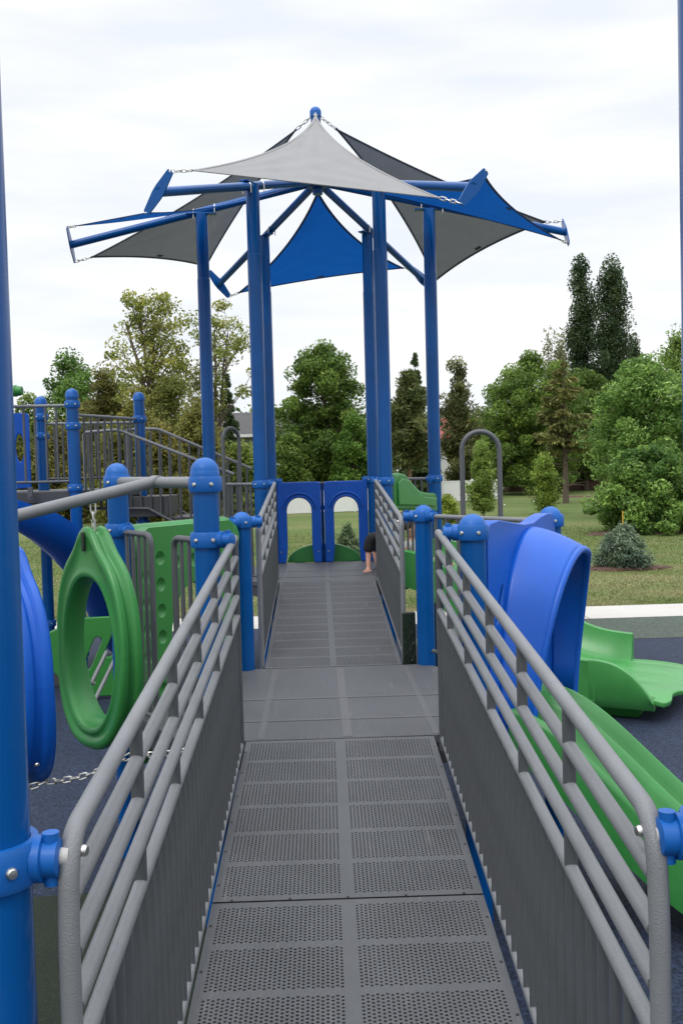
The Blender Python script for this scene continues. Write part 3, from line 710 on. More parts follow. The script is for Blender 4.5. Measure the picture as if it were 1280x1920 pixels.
# ------------------------------------------------------------------ blue double arch panel at the back of the canopy deck
f = Frame(S_UB.o, (0, 1, 0))
dslide = thing('rear_slide', 'green humped entrance of the rear slide behind the blue arch panels', 'slide', None, f.o)
o = weld(obj('entrance_hump', plate([(-0.47, 1.15)]+[(0.47*math.cos(a), 1.15+0.235*math.sin(a)) for a in [math.pi-math.pi*k/20 for k in range(1, 20)]]+[(0.47, 1.15)], [], f, 0.14, 0.22), GREEN, None, 40, bevel=0.02)); tpart(o, dslide)
f2 = f; f = S_UB
tpart(obj('chute', sweep(bez([(0.2, 1.15), (0.6, 1.15), (1.2, 0.5), (1.7, 0.2), (2.2, 0.2)], 18), sect2), GREEN, None, 50), dslide)
f = f2
for cx, lab in ((-0.300, 'left blue plastic arch panel at the back of the canopy deck'), (0.292, 'right blue plastic arch panel at the back of the canopy deck')):
    cx = -cx           # frame t runs towards -x
    ap = thing('arch_panel', lab, 'panel', 'blue arch panels', f(cx, UZ))
    sgn = 1 if cx > 0 else -1
    ow, ih = 0.275, 1.02; iw0, iw1 = cx-0.155, cx+0.155
    outl = [(cx-ow, UZ+0.0), (cx-ow, UZ+ih-0.02), (cx-ow+0.03, UZ+ih), (cx+ow-0.03, UZ+ih), (cx+ow, UZ+ih-0.02), (cx+ow, UZ+0.0), (iw1+0.02, UZ+0.0), (iw1, UZ+0.2), (iw1, UZ+0.66)]
    outl += [(cx+0.155*math.cos(a), UZ+0.66+0.16*math.sin(a)) for a in [math.pi*k/16 for k in range(1, 16)]]
    outl += [(iw0, UZ+0.66), (iw0, UZ+0.2), (iw0-0.02, UZ)]
    tpart(weld(obj('panel', plate(outl, [], f, -0.04, 0.04), BLUEDK, None, 40, bevel=0.012)), ap)
    for rad, zz, nm in ((0.215, 0.0, 'arch_moulding'), (0.175, 0.0, 'arch_lip')):
        pts = [f(cx+rad*math.cos(a), UZ+0.66+rad*1.02*math.sin(a), -0.043) for a in [math.pi*(0.06+0.88*k/18) for k in range(19)]]
        tpart(obj(nm, M().tube(pts, 0.016 if rad > 0.2 else 0.012, 10), BLUEDK, None, 60), ap)
    G = []
    for k in range(19):
        a = math.pi*k/18
        G.append([f(cx+0.170*math.cos(a)+sgn*0.0, UZ+0.655+0.172*math.sin(a), q) for q in (0.04, 0.18, 0.34)])
    tpart(obj('tunnel_hood', M().grid(G), BLUEDK, None, 60, solid=0.015), ap)
    side_x = cx-sgn*0.17
    tpart(obj('tunnel_side', M().box(f(side_x, UZ+0.49, 0.17), (0.018, 0.27, 0.33)), BLUEDK, None, 30, bevel=0.006), ap)
    for s2 in (-1, 1):
        bolt(ap, f(cx+s2*0.235, UZ+0.14, -0.044)-ap.location, (0, -1, 0))
lp = tag(obj('centre_post', M().tube([f(0.005, UZ, 0.10), f(0.005, UZ+0.98, 0.10)], 0.019, 12).lathe([(0.026, 0), (0.026, 0.05)], f(0.005, UZ+0.66, 0.10), n=14).lathe([(0.03, 0), (0.03, 0.09), (0.02, 0.11)], f(0.005, UZ+0.02, 0.10), n=14), BLUE), 'thin blue pipe standing between the two blue arch panels', 'post')
tag(obj('top_rail', M().tube([f(-0.57, UZ+1.0, 0.06), f(0.57, UZ+1.0, 0.06)], 0.016, 12), GREYDK), 'grey pipe rail across the top of the blue arch panels', 'rail')

# ------------------------------------------------------------------ shade canopy
can = thing('shade_canopy', 'blue six-post canopy with grey and blue pointed shade sails over the far deck', 'canopy', None, (UC.x, UC.y, 0))
CC = Vector((0.10, 11.40, 0)); HZ = 5.60; POLE_TOP = 5.27; ARM_R = 2.81; ARM_Z = 4.93
for k in range(6):
    v = UV[k]; zs = 4.52+0.02*(k % 3)
    p = obj('pole', M().lathe([(0.0725, 0), (0.0725, zs), (0.0685, zs+0.004), (0.0685, POLE_TOP-0.02)], (v.x, v.y, 0), n=28), BLUE); tpart(p, can)
    d = (CC-v); d.z = 0; d.normalize(); tdir = Vector((-d.y, d.x, 0))
    ax = Matrix((d, tdir, Vector((0, 0, 1)))).transposed()
    tpart(obj('saddle_plate', M().box(Vector((v.x, v.y, POLE_TOP-0.012)), (0.34, 0.09, 0.016), ax=ax), BLUE, None, 20, bevel=0.004), can)
    c = collar(None, v.x, v.y, UZ+1.03, 0.0725, [br(*( (UV[(k+1) % 6]-v).normalized().xy), 0.06), br(*((UV[(k-1) % 6]-v).normalized().xy), 0.06)]); tpart(c, can)
plates = {}
for k in range(6):
    a = R_(60*k)-0.014; rd = Vector((math.cos(a), math.sin(a), 0)); td = Vector((-rd.y, rd.x, 0))
    p0 = CC+rd*0.05+Vector((0, 0, HZ-0.02)); az = {4: 4.83, 5: 4.81, 0: 4.96, 3: 4.95}.get(k, 4.93); p1 = CC+rd*ARM_R+Vector((0, 0, az))
    slope = (HZ-0.02-az)/(ARM_R-0.05)
    arm = obj('arm', M().tube([p0, p1], 0.043, 18), BLUE); tpart(arm, can)
    vr = UR; zc = HZ-0.02-slope*(vr-0.05)
    for s in (-0.12, 0.12):
        q = CC+rd*(vr+s)+Vector((0, 0, zc-slope*s)); zp = Vector((0, 0, 1))
        m = M().tube([q-td*0.046-zp*0.07]+[q+td*(-0.046*math.cos(b))+zp*(0.046*math.sin(b)) for b in [math.pi*j/8 for j in range(9)]]+[q+td*0.046-zp*0.07], 0.006, 8)
        tpart(obj('u_bolt', m, STEEL), can)
    # the tilted end plate: the end towards the next arm anticlockwise is raised
    tl = R_(48); L = 0.215; dirv = (td*math.cos(tl)+Vector((0, 0, 1))*math.sin(tl))
    hi, lo = p1+dirv*L, p1-dirv*L
    wv = dirv.cross(rd).normalized()
    oc = []
    for s, w in ((-1.0, 0.020), (-0.97, 0.035), (-0.15, 0.062), (0.15, 0.062), (0.97, 0.035), (1.0, 0.020)): oc.append((s*L*1.03, w))
    ring = [dirv*s+wv*w for s, w in oc]+[dirv*s-wv*w for s, w in oc[::-1]]
    ep = obj('end_plate', M().loft([[p1+r-rd*0.006 for r in ring], [p1+r+rd*0.006 for r in ring]]), BLUE, None, 30); tpart(ep, can)
    plates[k] = (hi, lo)
mast = obj('mast', M().lathe([(0.057, 5.45-6.0), (0.057, 0.365)], CC+Vector((0, 0, 6.0)), n=24), BLUE); tpart(mast, can)
fin = obj('finial', M().lathe([(0.064, -0.05), (0.066, 0)]+[(0.066*math.cos(q), 0.066*math.sin(q)) for q in [k*math.pi/16 for k in range(1, 9)]], CC+Vector((0, 0, 6.365)), n=24), BLUECAP); tpart(fin, can)
hubp = obj('hub', M().lathe([(0.10, -0.06), (0.13, -0.04), (0.13, 0.03), (0.06, 0.09)], CC+Vector((0, 0, HZ-0.02)), n=20), BLUE); tpart(hubp, can)
# which end of each plate carries which sail: k=0 right, 1 rear right, 2 rear left, 3 left, 4 front left, 5 front right
def sail(c0, c1, c2, pulls, fab, hem, label, tagat=None, drop=0.0):
    """c0 apex; pulls = inward bow of the edges (c0c1, c1c2, c2c0); a quadratic triangular patch"""
    C = [Vector(c0), Vector(c1), Vector(c2)]; cen = (C[0]+C[1]+C[2])/3
    Md = [(C[i]+C[(i+1) % 3])/2 for i in range(3)]
    Md = [m.lerp(cen, p*1.0) for m, p in zip(Md, pulls)]
    Md[0].z -= drop; Md[2].z -= drop
    nrm = (C[1]-C[0]).cross(C[2]-C[0]).normalized()
    def B(a, b, c):
        w = sum(p*p*(1-p)*math.sin(26*q/(q+z+0.04)+i) for i, (p, q, z) in enumerate(((a, b, c), (b, c, a), (c, a, b))))
        return C[0]*a*a+C[1]*b*b+C[2]*c*c+Md[0]*2*a*b+Md[1]*2*b*c+Md[2]*2*c*a+nrm*(0.055*w*(27*a*b*c)**0.5)
    n = 40; idx = {}; m = M(); V = []; F = []
    for i in range(n+1):
        for j in range(n+1-i): idx[i, j] = len(V); V.append(B(1-(i+j)/n, i/n, j/n))
    for i in range(n):
        for j in range(n-i):
            F.append((idx[i, j], idx[i+1, j], idx[i, j+1]))
            if i+j < n-1: F.append((idx[i+1, j], idx[i+1, j+1], idx[i, j+1]))
    s = obj('sail', m.add(V, F), fab, None, 180, label=label); tpart(s, can)
    edges = [[B(1-t, t, 0) for t in [k/30 for k in range(31)]], [B(0, 1-t, t) for t in [k/30 for k in range(31)]], [B(t, 0, 1-t) for t in [k/30 for k in range(31)]]]
    hm = M(); q = 0.055
    ctr = B(1/3, 1/3, 1/3)
    for e in edges:
        inner = []
        for i, p in enumerate(e):
            d = (e[min(30, i+1)]-e[max(0, i-1)]).normalized(); v = (ctr-p); v = (v-d*v.dot(d)); v = v.normalized() if v.length > 1e-5 else v
            inner.append((p-v*0.004, p+v*0.024, d.cross(v).normalized()*0.004))
        hm.loft([[a+w, b+w, b-w, a-w] for a, b, w in inner])
    h = obj('hem', hm, hem, s, 40)
    h.matrix_parent_inverse = Matrix()
    if tagat:
        e, t = tagat; p = edges[e][int(t*30)]; d = (edges[e][int(t*30)+1]-p).normalized(); v = ctr-p; v = (v-d*v.dot(d)).normalized(); w = d.cross(v)
        mm = M().box(p+v*0.06, (0.10, 0.035, 0.012), ax=Matrix((d, v, w)).transposed())
        obj('label_patch', mm, TAGM, s, 20)
    return s
def corner(anchor, target, L):
    """chain links from a plate or the mast to a sail corner"""
    a, b = Vector(anchor), Vector(target); d = (b-a).normalized(); e = a+d*L
    m = M(); n = max(3, round(L/0.05))
    u = d.orthogonal().normalized()
    for k in range(n):
        c = a+d*(L*(k+0.5)/n); x = Matrix.Rotation(math.pi/2*(k % 2)+0.6, 3, d)@u; hl = L/n*0.5-0.006; w = 0.014
        pts = [c+d*hl+(x*math.cos(q)*w+d*math.sin(q)*w) for q in [math.pi*j/5 for j in range(6)]]+[c-d*hl-(x*math.cos(q)*w+d*math.sin(q)*w) for q in [math.pi*j/5 for j in range(6)]]
        m.tube(pts, 0.0052, 6, closed=True)
    tpart(obj('connector_chain', m, STEEL), can)
    return e
mt = CC+Vector((0, 0, 6.33)); hb = CC+Vector((0, 0, HZ-0.06))
def mk(kind, kL, kR):
    # kL: the arm whose raised (hi) end carries this sail, kR: the arm whose lowered (lo) end carries it
    hi, lo = plates[kL][0], plates[kR][1]; mid = (hi+lo)/2
    if kind == 'g':
        out_ = (mid-CC); out_.z = 0; out_.normalize(); ap = mt+out_*0.06
        Lm = 0.04 if kL in (4, 5) and kR in (4, 5) else 0.22
        c0 = corner(ap, mid.lerp(Vector((mid.x, mid.y, HZ)), 0.2), Lm)
        c1 = corner(hi, mid.lerp(ap, 0.25), 0.20); c2 = corner(lo, mid.lerp(ap, 0.25), 0.20)
        return sail(c0, c1, c2, ((0.76, 0.0, 0.72) if kL == 4 else (0.20, 0.20, 0.40)), FABG, FABG if kL == 4 else HEMG, None, (1, 0.5) if kL != 4 else None)  # front hem keeps the cloth colour, the others carry painted underside shade
    out_ = (mid-CC); out_.z = 0; out_.normalize(); ap = hb+out_*0.14
    c0 = ap+out_*0.04
    c1 = corner(hi, mid.lerp(ap, 0.25), 0.14); c2 = corner(lo, mid.lerp(ap, 0.25), 0.14)
    return sail(c0, c1, c2, ((0.62, 0.34, 0.40) if kL == 5 else (0.42, 0.22, 0.42) if kL == 3 else (0.42, 0.20, 0.42)), FABB, HEMB, None, (1, 0.5), 0.13 if kL == 3 else 0.0)
SAILS = [('g', 4, 5), ('b', 3, 4), ('g', 2, 3), ('b', 1, 2), ('g', 0, 1), ('b', 5, 0)]
lab_s = ['pale grey front sail lit from above', 'blue sail on the left seen edge-on', 'dark grey sail on the left seen from below', 'bright blue sail at the back', 'dark grey sail on the right seen from below', 'blue sail on the right, twisted']
for (kd, a, b), l in zip(SAILS, lab_s):
    s = mk(kd, a, b); s['label'] = l

# ------------------------------------------------------------------ play tower and stairs on the left
tA, tB, tC = PY(137, 800, 10.7), PY(78, 800, 11.6), PY(262, 800, 11.8)
TZ = 2.17
def flat(p, z=0): return Vector((p.x, p.y, z))
post(tA.x, tA.y, 3.26, 'tall blue dome-capped post at the front corner of the left tower', [(2.86, []), (3.09, []), (2.2, []), (0.42, [])], GP)
post(tB.x, tB.y, 3.26, 'blue dome-capped post at the rear of the left tower, behind its pickets', [(2.80, []), (3.02, []), (0.62, [])], GP)
post(tC.x, tC.y, 3.30, 'blue dome-capped post where the stairs leave the left tower', [(2.98, []), (1.75, [])], GP)
tE = Vector((-3.95, 10.62, 0)); post(tE.x, tE.y, 3.26, 'blue post of the left tower, hidden behind the near left pole', [(2.86, [])], GP)
td_ = thing('tower_deck', 'dark grey deck of the left tower seen edge-on behind the near left pole', 'deck', None, flat(tA, TZ))
pl = [flat(tA), flat(tC), flat(tC)+Vector((-0.9, 0.9, 0)), Vector((-4.3, 12.3, 0)), tE]
tpart(obj('deck_slab', M().loft([[p+Vector((0, 0, TZ-0.13)) for p in pl], [p+Vector((0, 0, TZ)) for p in pl]]), DECKDK, None, 20, bevel=0.01), td_)
tpart(obj('hanger_bracket', M().box(PY(57, 925, 10.58), (0.05, 0.03, 0.13)).lathe([(0.014, 0), (0.014, 0.02)], PY(57, 930, 10.57), (0, -1, 0), 10), DECK, None, 20), td_)
def fr2(p0, p1):
    p0, p1 = flat(p0), flat(p1); d = (p1-p0).normalized(); fr = Frame((p0+p1)/2, (d.y, -d.x, 0)); return fr, (p1-p0).length/2
fr, w = fr2(tE, tA)
barrier(fr, -w, w, 3.08, 2.27, 12, 'grey picket barrier along the front of the left tower')
fr, w = fr2(tA, tC); barrier(fr, -w, w, 2.98, 2.1, 10, 'grey picket barrier on the right of the left tower, behind the tall blue post')
fr, w = fr2(tB, tC); barrier(fr, -w, w, 2.94, 2.3, 12, 'grey picket barrier at the back of the left tower')
pn = thing('play_panel', 'bright blue plastic panel inside the left tower, behind the pickets', 'panel', None, flat(PY(38, 800, 11.3)))
frp = Frame(PY(36, 800, 11.3).xy.to_3d(), (0.1, -1, 0))
tpart(weld(obj('panel', plate([(-0.11, 2.2), (-0.11, 3.02), (-0.09, 3.05), (0.09, 3.05), (0.11, 3.02), (0.11, 2.2)], [ellipse(0.0, 2.66, 0.045, 0.16, 16)], frp, -0.02, 0.02), BLUEDK, None, 40, bevel=0.01)), pn)
q = PY(22, 733, 10.5)
tag(obj('speaking_horn', M().lathe([(0.030, -0.35), (0.045, -0.05), (0.058, 0.0), (0.062, 0.05), (0.055, 0.055), (0.045, 0.11), (0.02, 0.115)], q, (1, -0.1, 0), 18), GREENDK), 'small green plastic horn at the top left, beside the near left pole', 'horn')
# stairs
st = thing('stairs', 'grey stairs running down from the left tower behind the thick blue post', 'stairs', None, (-1.6, 12.0, 0))
for k, (x0, x1, z) in enumerate(((-2.45, -1.72, 2.02), (-1.72, -1.45, 1.82), (-1.45, -1.18, 1.62), (-1.18, -0.92, 1.40))):
    tpart(obj('step', M().box(((x0+x1)/2, 11.95, z-0.07), (x1-x0, 0.82, 0.14 if k else 0.24)), DECKDK, None, 20, bevel=0.008), st)
def stair_rail(y, P, bots, n, label):
    t = thing('stair_railing', label, 'railing', 'stair railings', (P[0][0], y, 0)); o = Vector(t.location)
    pts = [Vector((x, y, z)) for x, z in P]
    tpart(obj('handrail', M().tube(fillet([pts[0]-Vector((0, 0, 0.85))]+pts, 0.05, 5), 0.0185, 12), GREY), t)
    tpart(obj('bottom_rail', M().tube([Vector((x, y, z)) for x, z in bots], 0.0165, 10), GREYDK), t)
    def ip(Q, x):
        for (x0, z0), (x1, z1) in zip(Q, Q[1:]):
            if x <= x1: return z0+(z1-z0)*(x-x0)/(x1-x0)
        return Q[-1][1]
    base = M().tube([(0, 0, 0), (0, 0, 1)], 0.0125, 10); b = None
    for k in range(n):
        x = P[0][0]+(P[-1][0]-P[0][0])*(k+0.5)/n; zb, zt = ip(bots, x), ip(P, x)
        if b is None: b = obj('baluster', base, GREYDK, t); c = b
        else: c = dup(b, t)
        c.location = Vector((x, y, zb))-o; c.scale = (1, 1, zt-zb)
stair_rail(11.5, [(-2.66, 2.825), (-2.27, 2.845), (-1.27, 2.43), (-0.95, 2.30)], [(-2.66, 1.95), (-1.95, 1.93), (-0.95, 1.36)], 15, 'stair railing of grey pickets on the side nearest the camera')
stair_rail(12.35, [(-2.33, 2.885), (-1.95, 2.885), (-0.80, 2.36)], [(-2.33, 1.95), (-1.8, 1.93), (-0.80, 1.30)], 13, 'stair railing of grey pickets on the far side')
# blue trough slide under the tower
bs = thing('trough_slide', 'blue trough slide curving down under the left tower', 'slide', None, PY(90, 1010, 10.4))
path = [PY(-30, 955, 10.0), PY(25, 985, 10.05), PY(75, 1012, 10.25), PY(120, 1045, 10.6), PY(160, 1085, 11.0), PY(192, 1135, 11.5), PY(215, 1190, 12.0), PY(232, 1222, 12.5), PY(245, 1228, 12.9)]
rings = []
for i, p in enumerate(path):
    a, b = path[max(0, i-1)], path[min(len(path)-1, i+1)]; d = (b-a); d.z = 0; d.normalize(); s = Vector((d.y, -d.x, 0)); r = 0.30
    o1 = [p+s*(r*math.cos(q))+Vector((0, 0, 0.26+r*1.0*math.sin(q))) for q in [math.pi+math.pi*k/12 for k in range(13)]]
    i1 = [p+s*((r-0.03)*math.cos(q))+Vector((0, 0, 0.26+(r-0.03)*math.sin(q))) for q in [2*math.pi-math.pi*k/12 for k in range(13)]]
    rings.append(o1+i1)
tpart(obj('trough', M().loft(rings), BLUEPL, None, 50), bs)
# slotted green climber and its pipe ladder
cl = thing('slotted_climber', 'green climbing panel with slanted slots seen through the green ring', 'climber', None, flat(PY(150, 1180, 10.2)))
frp = Frame(flat(PY(172, 1180, 10.2)), (0.15, -1, 0))
outl = [(-0.45, 0.40), (-0.42, 0.74), (-0.10, 0.87), (0.40, 0.87), (0.52, 0.75), (0.52, 0.17), (0.40, 0.05), (0.0, 0.05), (-0.3, 0.22)]
def slotp(cx, cz, l, w, a):
    return [(cx+math.cos(a)*(l*sx)+math.cos(q)*w, cz+math.sin(a)*(l*sx)+math.sin(q)*w) for sx, q0 in ((1, a-math.pi/2), (-1, a+math.pi/2)) for q in [q0+math.pi*k/7 for k in range(8)]]
tpart(weld(obj('panel', plate(outl, [slotp(0.22, 0.62, 0.14, 0.04, 1.15), slotp(0.0, 0.50, 0.14, 0.04, 1.15), slotp(0.38, 0.42, 0.13, 0.04, 1.15)], frp, -0.03, 0.03), GREENDK, None, 40, bevel=0.01)), cl)
for dx in (0, 22):
    tpart(obj('ladder_pipe', M().tube([PY(150+dx, 1325, 9.3), PY(200+dx, 1222, 9.7)], 0.019, 10), GREY), cl)
tpart(obj('ladder_rung', M().tube([PY(163, 1262, 9.45), PY(166, 1278, 9.42), PY(178, 1282, 9.45)], 0.014, 10), GREY), cl)
tw = thing('tower_step', 'low dark grey transfer step at the foot of the left tower', 'step', None, flat(PY(110, 1250, 10.9)))
tpart(obj('step_box', M().box(flat(PY(100, 1220, 11.2))+Vector((0, 0, 0.16)), (0.35, 0.5, 0.32)), DECKDK, None, 20, bevel=0.015), tw)
# relief panel, its shade painted into near-black green, under the far ramp, beside the blue post
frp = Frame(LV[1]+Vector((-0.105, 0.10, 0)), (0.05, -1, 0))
rp_ = thing('relief_panel', 'narrow shade-darkened green panel with raised squiggles beside the post right of the far ramp', 'panel', None, frp.o)
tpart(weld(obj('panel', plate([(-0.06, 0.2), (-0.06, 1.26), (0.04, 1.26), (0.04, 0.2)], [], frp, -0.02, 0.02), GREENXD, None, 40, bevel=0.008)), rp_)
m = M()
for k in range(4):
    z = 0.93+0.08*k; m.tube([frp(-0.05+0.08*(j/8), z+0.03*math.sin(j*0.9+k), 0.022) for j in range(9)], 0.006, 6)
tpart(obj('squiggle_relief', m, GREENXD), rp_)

# ------------------------------------------------------------------ people
def skin_body(name, J, E, material, parent, sub=2, label=None):
    """J: name -> (pos, radius); E: joint pairs; grown with a Skin modifier from the first joint"""
    names = list(J); me = bpy.data.meshes.new(name)
    me.from_pydata([J[n][0] for n in names], [(names.index(a), names.index(b)) for a, b in E], [])
    o = bpy.data.objects.new(name, me); COL.objects.link(o); o.parent = parent
    q = o.modifiers.new('skin', 'SKIN'); q.use_smooth_shade = True
    sv = me.skin_vertices[0].data
    for i, n in enumerate(names):
        r = J[n][1]; sv[i].radius = r if hasattr(r, '__len__') else (r, r); sv[i].use_root = (i == 0)
    o.modifiers.new('sub', 'SUBSURF').levels = sub; o.modifiers['sub'].render_levels = sub
    me.materials.append(material); return o
def fingers(J, E, wrist, palm_dir, side_dir, up, s, key):
    """palm and five separate fingers rooted in the palm"""
    palm_dir, side_dir, up = palm_dir.normalized(), side_dir.normalized(), up.normalized()
    J[key+'palm'] = (wrist+palm_dir*0.045*s, (0.027*s, 0.016*s)); E.append((key+'wrist', key+'palm'))
    for i, (o, l) in enumerate(((-0.028, 0.052), (-0.009, 0.062), (0.010, 0.058), (0.027, 0.045))):
        a = wrist+palm_dir*0.082*s+side_dir*o*s; b = a+palm_dir*l*0.55*s+side_dir*o*0.25*s-up*0.004*s; c = b+palm_dir*l*0.5*s+side_dir*o*0.2*s-up*0.010*s
        for n, p, r in (('a', a, 0.0088), ('b', b, 0.0078), ('c', c, 0.0068)): J[f'{key}f{i}{n}'] = (p, r*s)
        E += [(key+'palm', f'{key}f{i}a'), (f'{key}f{i}a', f'{key}f{i}b'), (f'{key}f{i}b', f'{key}f{i}c')]
    a = wrist+palm_dir*0.03*s-side_dir*0.030*s; b = a+palm_dir*0.025*s-side_dir*0.022*s-up*0.006*s; c = b+palm_dir*0.026*s-side_dir*0.006*s-up*0.006*s
    for n, p, r in (('a', a, 0.011), ('b', b, 0.0095), ('c', c, 0.008)): J[f'{key}t{n}'] = (p, r*s)
    E += [(key+'palm', key+'ta'), (key+'ta', key+'tb'), (key+'tb', key+'tc')]
def head_mesh(c, r, fwd, up=Vector((0, 0, 1))):
    fwd = fwd.normalized(); sx = up.cross(fwd).normalized(); up = fwd.cross(sx); m = M(); G = []
    for i in range(17):
        th = math.pi*i/16; row = []
        for j in range(25):
            ph = 2*math.pi*j/24; x, y, z = math.sin(th)*math.sin(ph), math.sin(th)*math.cos(ph), math.cos(th)
            w = 0.78-(0.16*max(0, -z)); f_ = 0.92
            nose = 0.22*math.exp(-((x/0.16)**2+((z+0.12)/0.20)**2)) if y > 0 else 0
            eye = -0.07*(math.exp(-(((x-0.32)/0.15)**2+((z-0.08)/0.11)**2))+math.exp(-(((x+0.32)/0.15)**2+((z-0.08)/0.11)**2))) if y > 0 else 0
            mouth = -0.04*math.exp(-((x/0.25)**2+((z+0.48)/0.05)**2)) if y > 0 else 0
            row.append(c+sx*(x*w*r)+fwd*((y*f_+nose+eye+mouth)*r)+up*(z*1.08*r))
        G.append(row)
    m.grid(G)
    for s in (-1, 1): m.lathe([(0.02*r, -0.06*r), (0.22*r, 0.0), (0.20*r, 0.06*r), (0.05*r, 0.04*r)], c+sx*(s*0.76*r)-fwd*0.05*r, sx*s, 12)
    return m, sx
def V3(*a): return Vector(a)
# child on hands and knees on the canopy deck, only an arm and shoulder showing past the railing
hand = PZ(690, 1071, UZ+0.02); cx, cy = hand.x, hand.y
ch = thing('person', 'child in a black T-shirt crouching on the canopy deck, leaning on one bare arm', 'person', None, (cx+0.12, cy+0.25, UZ))
b0 = Vector((0, 0, 0)); B0 = Vector(ch.location)
sh_l, sh_r = V3(-0.085, -0.16, 0.385), V3(0.14, -0.16, 0.385)
wl = hand-B0+V3(0.005, 0.045, 0.018); wr = V3(0.25, -0.10, 0.035)
J = {'pelvis': (V3(0.07, 0.24, 0.30), (0.10, 0.085)), 'belly': (V3(0.045, 0.08, 0.345), (0.098, 0.08)), 'chest': (V3(0.025, -0.07, 0.375), (0.105, 0.082)), 'neckb': (V3(0.05, -0.18, 0.36), 0.05), 'neck': (V3(0.10, -0.23, 0.325), 0.042),
     'lsh': (sh_l, 0.046), 'lel': (sh_l.lerp(wl, 0.5)+V3(-0.008, 0.03, 0), 0.034), 'lwrist': (wl, 0.022), 'rsh': (sh_r, 0.046), 'rel': (sh_r.lerp(wr, 0.5)+V3(0.02, 0.03, 0), 0.034), 'rwrist': (wr, 0.022),
     'lhip': (V3(0.0, 0.26, 0.27), 0.075), 'lkn': (V3(0.03, 0.12, 0.06), 0.05), 'lan': (V3(0.03, 0.38, 0.045), 0.034), 'lto': (V3(0.03, 0.48, 0.03), 0.028),
     'rhip': (V3(0.15, 0.26, 0.27), 0.075), 'rkn': (V3(0.19, 0.10, 0.06), 0.05), 'ran': (V3(0.18, 0.36, 0.045), 0.034), 'rto': (V3(0.18, 0.46, 0.03), 0.028)}
E_ = [('pelvis', 'belly'), ('belly', 'chest'), ('chest', 'neckb'), ('neckb', 'neck'), ('chest', 'lsh'), ('lsh', 'lel'), ('lel', 'lwrist'), ('chest', 'rsh'), ('rsh', 'rel'), ('rel', 'rwrist'), ('pelvis', 'lhip'), ('lhip', 'lkn'), ('lkn', 'lan'), ('lan', 'lto'), ('pelvis', 'rhip'), ('rhip', 'rkn'), ('rkn', 'ran'), ('ran', 'rto')]
fingers(J, E_, wl, V3(-0.35, -1, -0.16), V3(-1, 0.35, 0), V3(0, 0, 1), 0.80, 'l')
fingers(J, E_, wr, V3(0.1, -1, -0.16), V3(1, 0.1, 0), V3(0, 0, 1), 0.80, 'r')
skin_body('body', J, E_, SKIN, ch)
T = {'pelvis': (V3(0.07, 0.20, 0.315), (0.115, 0.098)), 'belly': (V3(0.045, 0.08, 0.35), (0.115, 0.095)), 'chest': (V3(0.025, -0.07, 0.38), (0.122, 0.096)), 'neckb': (V3(0.04, -0.17, 0.375), (0.085, 0.07)),
     'lsh': (sh_l+V3(-0.005, 0, 0.0), 0.064), 'lsl': (sh_l.lerp(wl, 0.33)+V3(-0.012, 0.015, 0), 0.060), 'lse': (sh_l.lerp(wl, 0.47)+V3(-0.014, 0.022, 0), 0.061), 'rsh': (sh_r, 0.062), 'rsl': (sh_r.lerp(wr, 0.42)+V3(0.01, 0.015, 0), 0.058)}
skin_body('t_shirt', T, [('pelvis', 'belly'), ('belly', 'chest'), ('chest', 'neckb'), ('chest', 'lsh'), ('lsh', 'lsl'), ('lsl', 'lse'), ('chest', 'rsh'), ('rsh', 'rsl')], TSHIRT, ch)
S = {'pelvis': (V3(0.07, 0.25, 0.295), (0.115, 0.10)), 'lhip': (V3(0.0, 0.26, 0.27), 0.09), 'lth': (V3(0.018, 0.17, 0.14), 0.075), 'rhip': (V3(0.15, 0.26, 0.27), 0.09), 'rth': (V3(0.175, 0.16, 0.14), 0.075)}
skin_body('shorts', S, [('pelvis', 'lhip'), ('lhip', 'lth'), ('pelvis', 'rhip'), ('rhip', 'rth')], DENIM, ch)
hm_, sx = head_mesh(V3(0.13, -0.28, 0.27), 0.098, V3(0.4, -0.75, -0.6), V3(0.2, -0.5, 0.8)); obj('head', hm_, SKIN, ch, 60)
hr = M().lathe([(0.001, -0.02), (0.08, -0.015), (0.098, 0.02), (0.095, 0.06), (0.07, 0.098), (0.03, 0.115), (0.001, 0.118)], V3(0.128, -0.265, 0.280), V3(0.0, -0.35, 0.94), 18); obj('hair', hr, HAIR, ch, 60)
